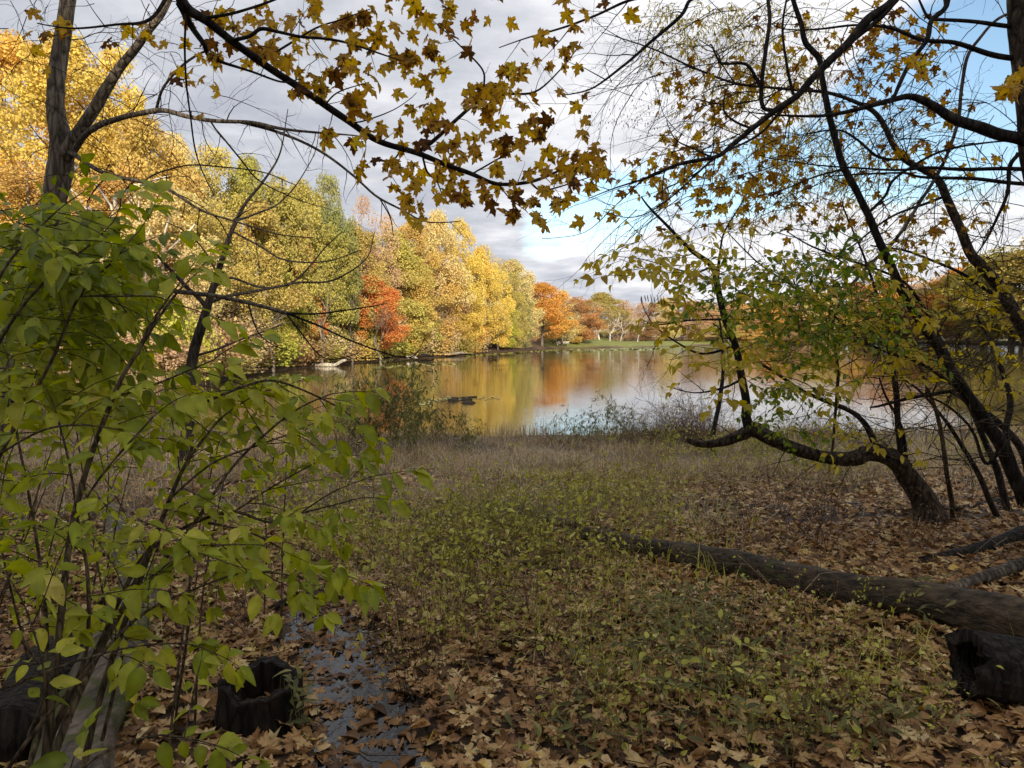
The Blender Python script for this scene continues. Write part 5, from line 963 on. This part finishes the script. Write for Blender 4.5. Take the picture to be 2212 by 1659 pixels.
def ribbon_leaves(n, cx0, cy0, seed, size, kind, material, name, zones, hmax=.25):
    rng = np.random.default_rng(seed); T = []
    for (px, py, sx_, sy_, k) in zones:
        for _ in range(k): T.append((rng.normal() * sx_ * .6 + px, rng.normal() * sy_ * .6 + py))
    T = np.array(T); d = np.array([cam_dir(a, min(b, 1655)) for a, b in T]); tt = np.full(len(T), EYE) / -d[:, 2]; X = d[:, 0] * tt; Y = d[:, 1] * tt; Z = gz(X, Y) ; h = rng.uniform(.02, hmax, len(T)); P3 = np.stack([X, Y, Z + h], -1)
    D = np.stack([rng.normal(size=len(T)), rng.normal(size=len(T)), rng.uniform(-.2, .9, len(T))], -1); Nn = rng.normal(size=P3.shape) * .4 + [0, -.3, 1]; B = basis(D, Nn); S = size * rng.uniform(.5, 1.3, len(T)); mb = MB(); tp = TPL[kind]; w = rng.integers(len(tp), size=len(T)); ti = np.clip(rng.normal(.45, .25, len(T)), 0, 1)
    for a in range(len(tp)):
        ix = w == a; mb.batch(tp[a][0], tp[a][1], None, B[ix] * S[ix][:, None, None], P3[ix], ti[ix])
    for i in range(0, len(T), 4):
        b = P3[i].copy(); b[2] = Z[i] - .01; b[:2] += rng.normal(size=2) * .03; mb.tube(np.array([(*b, .0013), (*P3[i], .0008)]), 3, cap=False, tint=.9)
    mb.build(name, material, kind='stuff')
ribbon_leaves(0, 0, 0, 411, .07, 'narrow', M['smartweed'], 'smartweed', [(1480, 1410, 130, 50, 300), (1600, 1500, 160, 45, 170), (1450, 1340, 100, 30, 130), (1350, 1510, 120, 50, 60), (1700, 1610, 300, 40, 170), (2000, 1340, 40, 30, 90), (1250, 1600, 200, 50, 60), (640, 1560, 20, 20, 40)])
ribbon_leaves(0, 0, 0, 412, .045, 'oval', M['weed_leaf'], 'ground_leaves', [(1100, 1180, 300, 100, 500), (800, 1180, 200, 60, 300), (1350, 1080, 200, 50, 400), (1000, 1380, 250, 60, 90), (1600, 1560, 400, 70, 130), (600, 1150, 200, 70, 400), (300, 1250, 250, 90, 400)], hmax=.4)
# leaf litter
rng = np.random.default_rng(421)
def litter(n, y0, y1, size, dens):
    u = rng.uniform(0, 1, n); y = np.sqrt(y0 ** 2 + u * (y1 ** 2 - y0 ** 2)); x = rng.uniform(-1, 1, n) * (.78 * y + .8); keep = rng.random(n) < dens(x, y); keep &= sdist(x, y) > .2; x, y = x[keep], y[keep]; n = len(x)
    wet = pud_d(x, y) < .0; z = gz(x, y); z = np.where(wet, zp + rng.uniform(-.009, .004, n), z + rng.uniform(.004, .045, n)); nn = rng.normal(size=(n, 3)) * np.where(wet, .09, .36)[:, None] + [0, 0, 1]; a = rng.uniform(0, 6.283, n); D = np.stack([np.cos(a), np.sin(a), np.zeros(n)], -1)
    S = size * rng.uniform(.55, 1.25, n); t_ = np.clip(rng.beta(1.7, 1.9, n), 0, .9); t_ = np.where(rng.random(n) < .02, 1.0, t_); t_ = np.where(rng.random(n) < .06, .92, t_); t_ = np.where(wet, t_ * .6, t_); return np.stack([x, y, z], -1), D, nn, S, t_
Ls = Leaves('litter')
for a in (litter(33000, 1.9, 7.0, .090, lambda x, y: np.where(pud_d(x, y) < 0, .8, 1.0) * np.where((x < 1.5) & (y > 5.2), .7, 1)), litter(17000, 7.0, 13.5, .115, lambda x, y: np.where(x > .8, 1.0, .4) * (1 - .8 * sst(10, 13, y)))):
    for i in range(len(a[0])): Ls.add(a[0][i], a[1][i], a[2][i], a[3][i], a[4][i])
Ls.build(ground, M['litter'], 'fallen_leaf', 300, 'leaf_litter')
mb = MB()
for _ in range(700):
    y = math.sqrt(rng.uniform(4, 150)); x = rng.uniform(-1, 1) * (.78 * y + .5); z = gz1(x, y) + .03; a = rng.uniform(0, 6.28); l = rng.uniform(.06, .35); mb.tube(np.array([(x, y, z, .002), (x + math.cos(a) * l / 2, y + math.sin(a) * l / 2, z + rng.uniform(0, .03), .0025), (x + math.cos(a + .3) * l, y + math.sin(a + .3) * l, z + rng.uniform(-.02, .05), .001)]), 4, cap=False)
mb.build('fallen_twigs', M['stem'], kind='stuff')

# ------------------------------------------------------------------ things in and round the lake
def W_(px, py):  # a point on the water sheet
    d = cam_dir(px, py); t_ = (EYE - WATER) / -d[2]; return np.array([d[0] * t_, d[1] * t_, WATER])
def rock(name, px, py, w, h, label, seed, cat='rock', material='char'):
    q = W_(px, py); s = w / FPX * q[1]; hh = h / FPX * q[1]; root = None; mb = MB(); n, m_ = 16, 8; v = []
    for i in range(m_ + 1):
        th = math.pi * i / m_
        for j in range(n):
            a = 2 * math.pi * j / n; d = Vector((math.sin(th) * math.cos(a), math.sin(th) * math.sin(a), math.cos(th))); k = 1 + .35 * mnoise.noise(d * 1.7 + Vector((seed, 0, 0))) + .12 * mnoise.noise(d * 5 + Vector((seed, 0, 0))); v.append((d.x * s / 2 * k, d.y * s * .3 * k, d.z * hh * .9 * k))
    i = np.arange(m_)[:, None] * n; k = np.arange(n)[None, :]; k2 = (k + 1) % n; mb.add(v, None, np.stack([i + k, i + n + k, i + n + k2, i + k2], -1).reshape(-1, 4)); o_ = bpy.data.objects.new(name, mb.mesh(name, M[material], smooth=False)); col.objects.link(o_); o_.location = (q[0], q[1], WATER + .02); tag(o_, label, cat)
rock('rock', 979, 866, 27, 6, 'dark rock showing above the water, left of the floating wood', 1.)
rock('rock', 1012, 871, 30, 5, 'dark wedge shaped rock in the water right of the flat rock', 2.)
q1, q2 = W_(993, 863), W_(1022, 864)
for pts, lb in (([(966, 861), (995, 860), (1030, 858)], 'thin black stick floating above the two rocks in the lake'), ([(995, 865), (1020, 863.5)], 'short floating stick between the two rocks')):
    mb = MB(); a = [W_(*p_) for p_ in pts]; mb.tube(np.array([(*(p_ + [0, 0, .03]), .035) for p_ in a]), 6); o_ = mb.build('floating_stick', M['char'], None, tuple(a[0])); tag(o_, lb, 'stick')
q = W_(700, 792); o_ = q; dl = empty('dead_log', q, 'bleached white dead log in the water by the left shore, one limb raised', 'log')
mb = MB(); mb.tube(smooth_path([(*(W_(672, 791) + [0, 0, .1]), .14), (*(W_(700, 792) + [0, 0, .18]), .2), (*(W_(722, 792) + [0, 0, .12]), .17)], 5), 10, rough=.15); mb.build('trunk', M['dead_wood'], dl, q)
mb = MB(); a = W_(718, 792); mb.tube(smooth_path([(*(a + [0, 0, .1]), .16), (*(a + [.45, 0, .25]), .15), (*(a + [.95, .1, .55]), .15), (*(a + [1.35, .1, .62]), .11)], 5), 10, rough=.12); mb.build('limb', M['dead_wood'], dl, q)
mb = MB(); a = W_(700, 789); mb.tube(np.array([(*(a + [0, 0, .1]), .08), (*(a + [-.4, .6, .7]), .05), (*(a + [-.2, .8, 1.0]), .02)]), 6); mb.build('branch', M['dead_wood'], dl, q)
for (a, b, lb, nm, mt) in [((905, 776), (935, 774), 'dark fallen trunk lying on the wooded shore above the water', 'shore_log', 'char'), ((965, 771), (1020, 767), 'pale fallen branch along the shore at the point of the wood', 'shore_log', 'dead_wood'), ((878, 779), (900, 778), 'pale stone coloured driftwood on the wooded shore', 'driftwood', 'dead_wood')]:
    A_, B_ = W_(*a), W_(*b); mb = MB(); mb.tube(smooth_path([(*(A_ + [0, .6, .35]), .18), (*((A_ + B_) / 2 + [0, .8, .45]), .2), (*(B_ + [0, .6, .2]), .1)], 4), 8, rough=.2); o_ = mb.build(nm, M[mt], None, tuple(A_)); tag(o_, lb, 'log')
# lily pads: bands on the water
m, t, out = mat('lily_pad'); c = ramp(t, tint_fac(t), [(0, (.10, .10, .03)), (.5, (.24, .26, .06)), (1, (.42, .38, .12))]); p = principled(t, c, .4, .4); L(t, p.outputs[0], out.inputs[0])
rng = np.random.default_rng(431); mb = MB()
def pads(line, n, sy_, size):
    a = np.linspace(0, 2 * math.pi, 7, endpoint=False); tv = np.array([(0, 0, 0)] + [(math.cos(x), math.sin(x), .02 * (i % 2)) for i, x in enumerate(a)]); f = [(0, i + 1, (i + 1) % 7 + 1) for i in range(7)]; T = []
    for _ in range(n):
        k = rng.random() * (len(line) - 1); i = int(k); p_ = np.array(line[i]) * (1 - k + i) + np.array(line[i + 1]) * (k - i); T.append(W_(p_[0] + rng.normal() * 6, p_[1] + rng.normal() * sy_) + [0, 0, rng.uniform(.008, .07)])
    T = np.array(T); T = T[sdist(T[:, 0], T[:, 1]) < .1]; s = size * rng.uniform(.5, 1.3, len(T)); B = np.stack([np.eye(3)] * len(T)); ti = rng.normal(size=(len(T), 2)) * .12; B[:, 2, 0] = ti[:, 0]; B[:, 2, 1] = ti[:, 1]; mb.batch(tv, f, None, B * s[:, None, None], T, rng.random(len(T)))
pads([(1010, 768), (1080, 763), (1160, 758), (1300, 755.5), (1420, 753)], 1500, 1.1, .26); pads([(800, 795), (900, 789), (990, 786)], 160, 1.4, .16); pads([(900, 875), (960, 862), (1080, 860)], 90, 2.0, .09); pads([(560, 822), (700, 812)], 120, 3, .12)
mb.build('lily_pads', m, smooth=False, kind='stuff')
# benches and bin on the far lawn
m, t, out = mat('pale_paint'); p = principled(t, (.62, .60, .55), .5); L(t, p.outputs[0], out.inputs[0]); M['paint'] = m
m, t, out = mat('blue_paint'); p = principled(t, (.25, .38, .48), .5); L(t, p.outputs[0], out.inputs[0]); M['blue'] = m
def box(mb, c, s):
    c = np.array(c); s = np.array(s) / 2; v = [c + s * [i, j, k] for i in (-1, 1) for j in (-1, 1) for k in (-1, 1)]; mb.add(v, None, [(0, 1, 3, 2), (4, 6, 7, 5), (0, 4, 5, 1), (2, 3, 7, 6), (0, 2, 6, 4), (1, 5, 7, 3)])
def shore_at(px, Y0=120, off=1.5):
    u = (px - 1106) / FPX; Y = Y0
    while Y < 420 and float(sdist(u * Y, Y)) < off: Y += .5
    return u * Y, Y
def bench(px, Wd, label, name='park_bench', off=2.5):
    x, y = shore_at(px, 140, off); z = gz1(x, y); r = empty(name, (x, y, z), label, 'bench'); K = [('seat', [(0, 0, .5), (Wd, .5, .07)]), ('backrest', [(0, .28, .85), (Wd, .07, .45)]), ('leg', [(-Wd * .4, 0, .22), (.12, .45, .44)]), ('leg', [(Wd * .4, 0, .22), (.12, .45, .44)])]
    for nm, (c, s) in K: mb = MB(); box(mb, c, s); mb.build(nm, M['paint'], r, (0, 0, 0), smooth=False)
    return x, y, z
x, y, z = bench(1215, 3.2, 'white bench by the water at the left end of the far lawn')
o_ = empty('litter_bin', (x - .4, y + 5, gz1(x - .4, y + 5)), 'pale blue litter bin standing behind the white bench', 'litter bin')
for nm, mt, pts in (('body', 'blue', [(0, 0, 0, .38), (0, 0, 1.35, .42)]), ('lid', 'paint', [(0, 0, 1.36, .45), (0, 0, 1.5, .3)])): mb = MB(); mb.tube(np.array(pts, float), 12); mb.build(nm, M[mt], o_)
bench(1738, 3.2, 'white bench on the far lawn seen under the yellow leaves')
x, y = shore_at(1578, 140, 6); z = gz1(x, y); tb = empty('picnic_table', (x, y, z), 'pale picnic table on the lawn right of the sycamores', 'picnic table')
for nm, c, s in (('tabletop', (0, 0, .85), (3, 1, .1)), ('seat', (0, -.9, .5), (3, .35, .08)), ('seat', (0, .9, .5), (3, .35, .08)), ('leg', (-1.1, 0, .42), (.12, 1.7, .8)), ('leg', (1.1, 0, .42), (.12, 1.7, .8))): mb = MB(); box(mb, c, s); mb.build(nm, M['paint'], tb, smooth=False)
# white sycamores and other bare pale trees
def bare_tree(px, top, Y, material, label, seed, spread=.5, r0=.3, name='sycamore', lean=0., depth=4, low=.35):
    q = P(px, top, Y); x = q[0]; z = max(gz1(x, Y), WATER); H = q[2] - z; root = empty(name, (x, Y, z), label, 'tree'); rg = np.random.default_rng(seed); tk = MB(); lb = MB()
    def go(mb, p, d, ln, r, k):
        pts = [(*p, r)]; q_ = np.array(p, float)
        for i in range(5): d = unit(d + rg.normal(size=3) * .16 + [0, 0, .06]); q_ = q_ + d * ln / 5; pts.append((*q_, r * (1 - .45 * (i + 1) / 5)))
        mb.tube(np.array(pts), 6 if k < 2 else 4, cap=False)
        if k < depth:
            for j in range(3 if k else 3):
                a = np.array(pts[3 + (j % 3)][:3]); ax = rg.normal(size=3); ax[1] *= .5; go(lb, a, unit(d + unit(ax) * rg.uniform(.6, 1.2) * spread * 1.5 + [0, 0, .1]), ln * rg.uniform(.55, .85), r * .52, k + 1)
    go(tk, (0, 0, -.3), (lean, 0, 1), H * low, r0, 0); tk.build('trunk', material, root); lb.build('limbs', material, root, kind='stuff')
for (px, top, Y, lean, lb) in [(1296, 655, 208, -.08, 'white barked sycamore, leftmost of the bare ones behind the lawn'), (1318, 652, 212, .0, 'white barked sycamore, second of the bare ones, straight and forked'), (1340, 655, 206, .12, 'white barked sycamore leaning right with the boldest limbs'), (1378, 668, 214, .2, 'small white sycamore with low crooked limbs at the right of its row'), (1283, 690, 200, .1, 'short white slanting trunk left of the sycamores')]:
    bare_tree(px, top, Y, M['bark_white'], lb, int(px), lean=lean, r0=.22)
bare_tree(238, 410, 46, M['bark_white'], 'pale broken trunk standing on the left hillside behind the grey fork', 77, name='tree_snag', r0=.42, depth=2, low=.75)
bare_tree(268, 470, 44, M['bark_white'], 'pale leaning trunk with one long limb right of the broken trunk', 78, name='tree_snag', r0=.3, depth=2, low=.6, lean=.3)
for k, (px, top, Y) in enumerate([(690, 560, 69), (760, 590, 76), (820, 620, 80), (1195, 640, 181), (1460, 660, 250), (1610, 655, 268), (585, 560, 57), (1225, 650, 184), (500, 600, 52)]):
    bare_tree(px, top, Y, M['bark_far'], ['slender grey stemmed tree at the left shore', 'thin grey tree before the olive tree', 'thin trunk seen in front of the scarlet maple', 'thin bare tree behind the bench', 'grey bare tree left of the hanging seed pods', 'grey bare tree behind the bent tree stem', 'pale thin tree near the lime tree low on the slope', 'second thin bare tree behind the bench', 'thin grey tree on the lower slope behind the sapling'][k], 500 + k, name='bare_tree', r0=.16, depth=4)
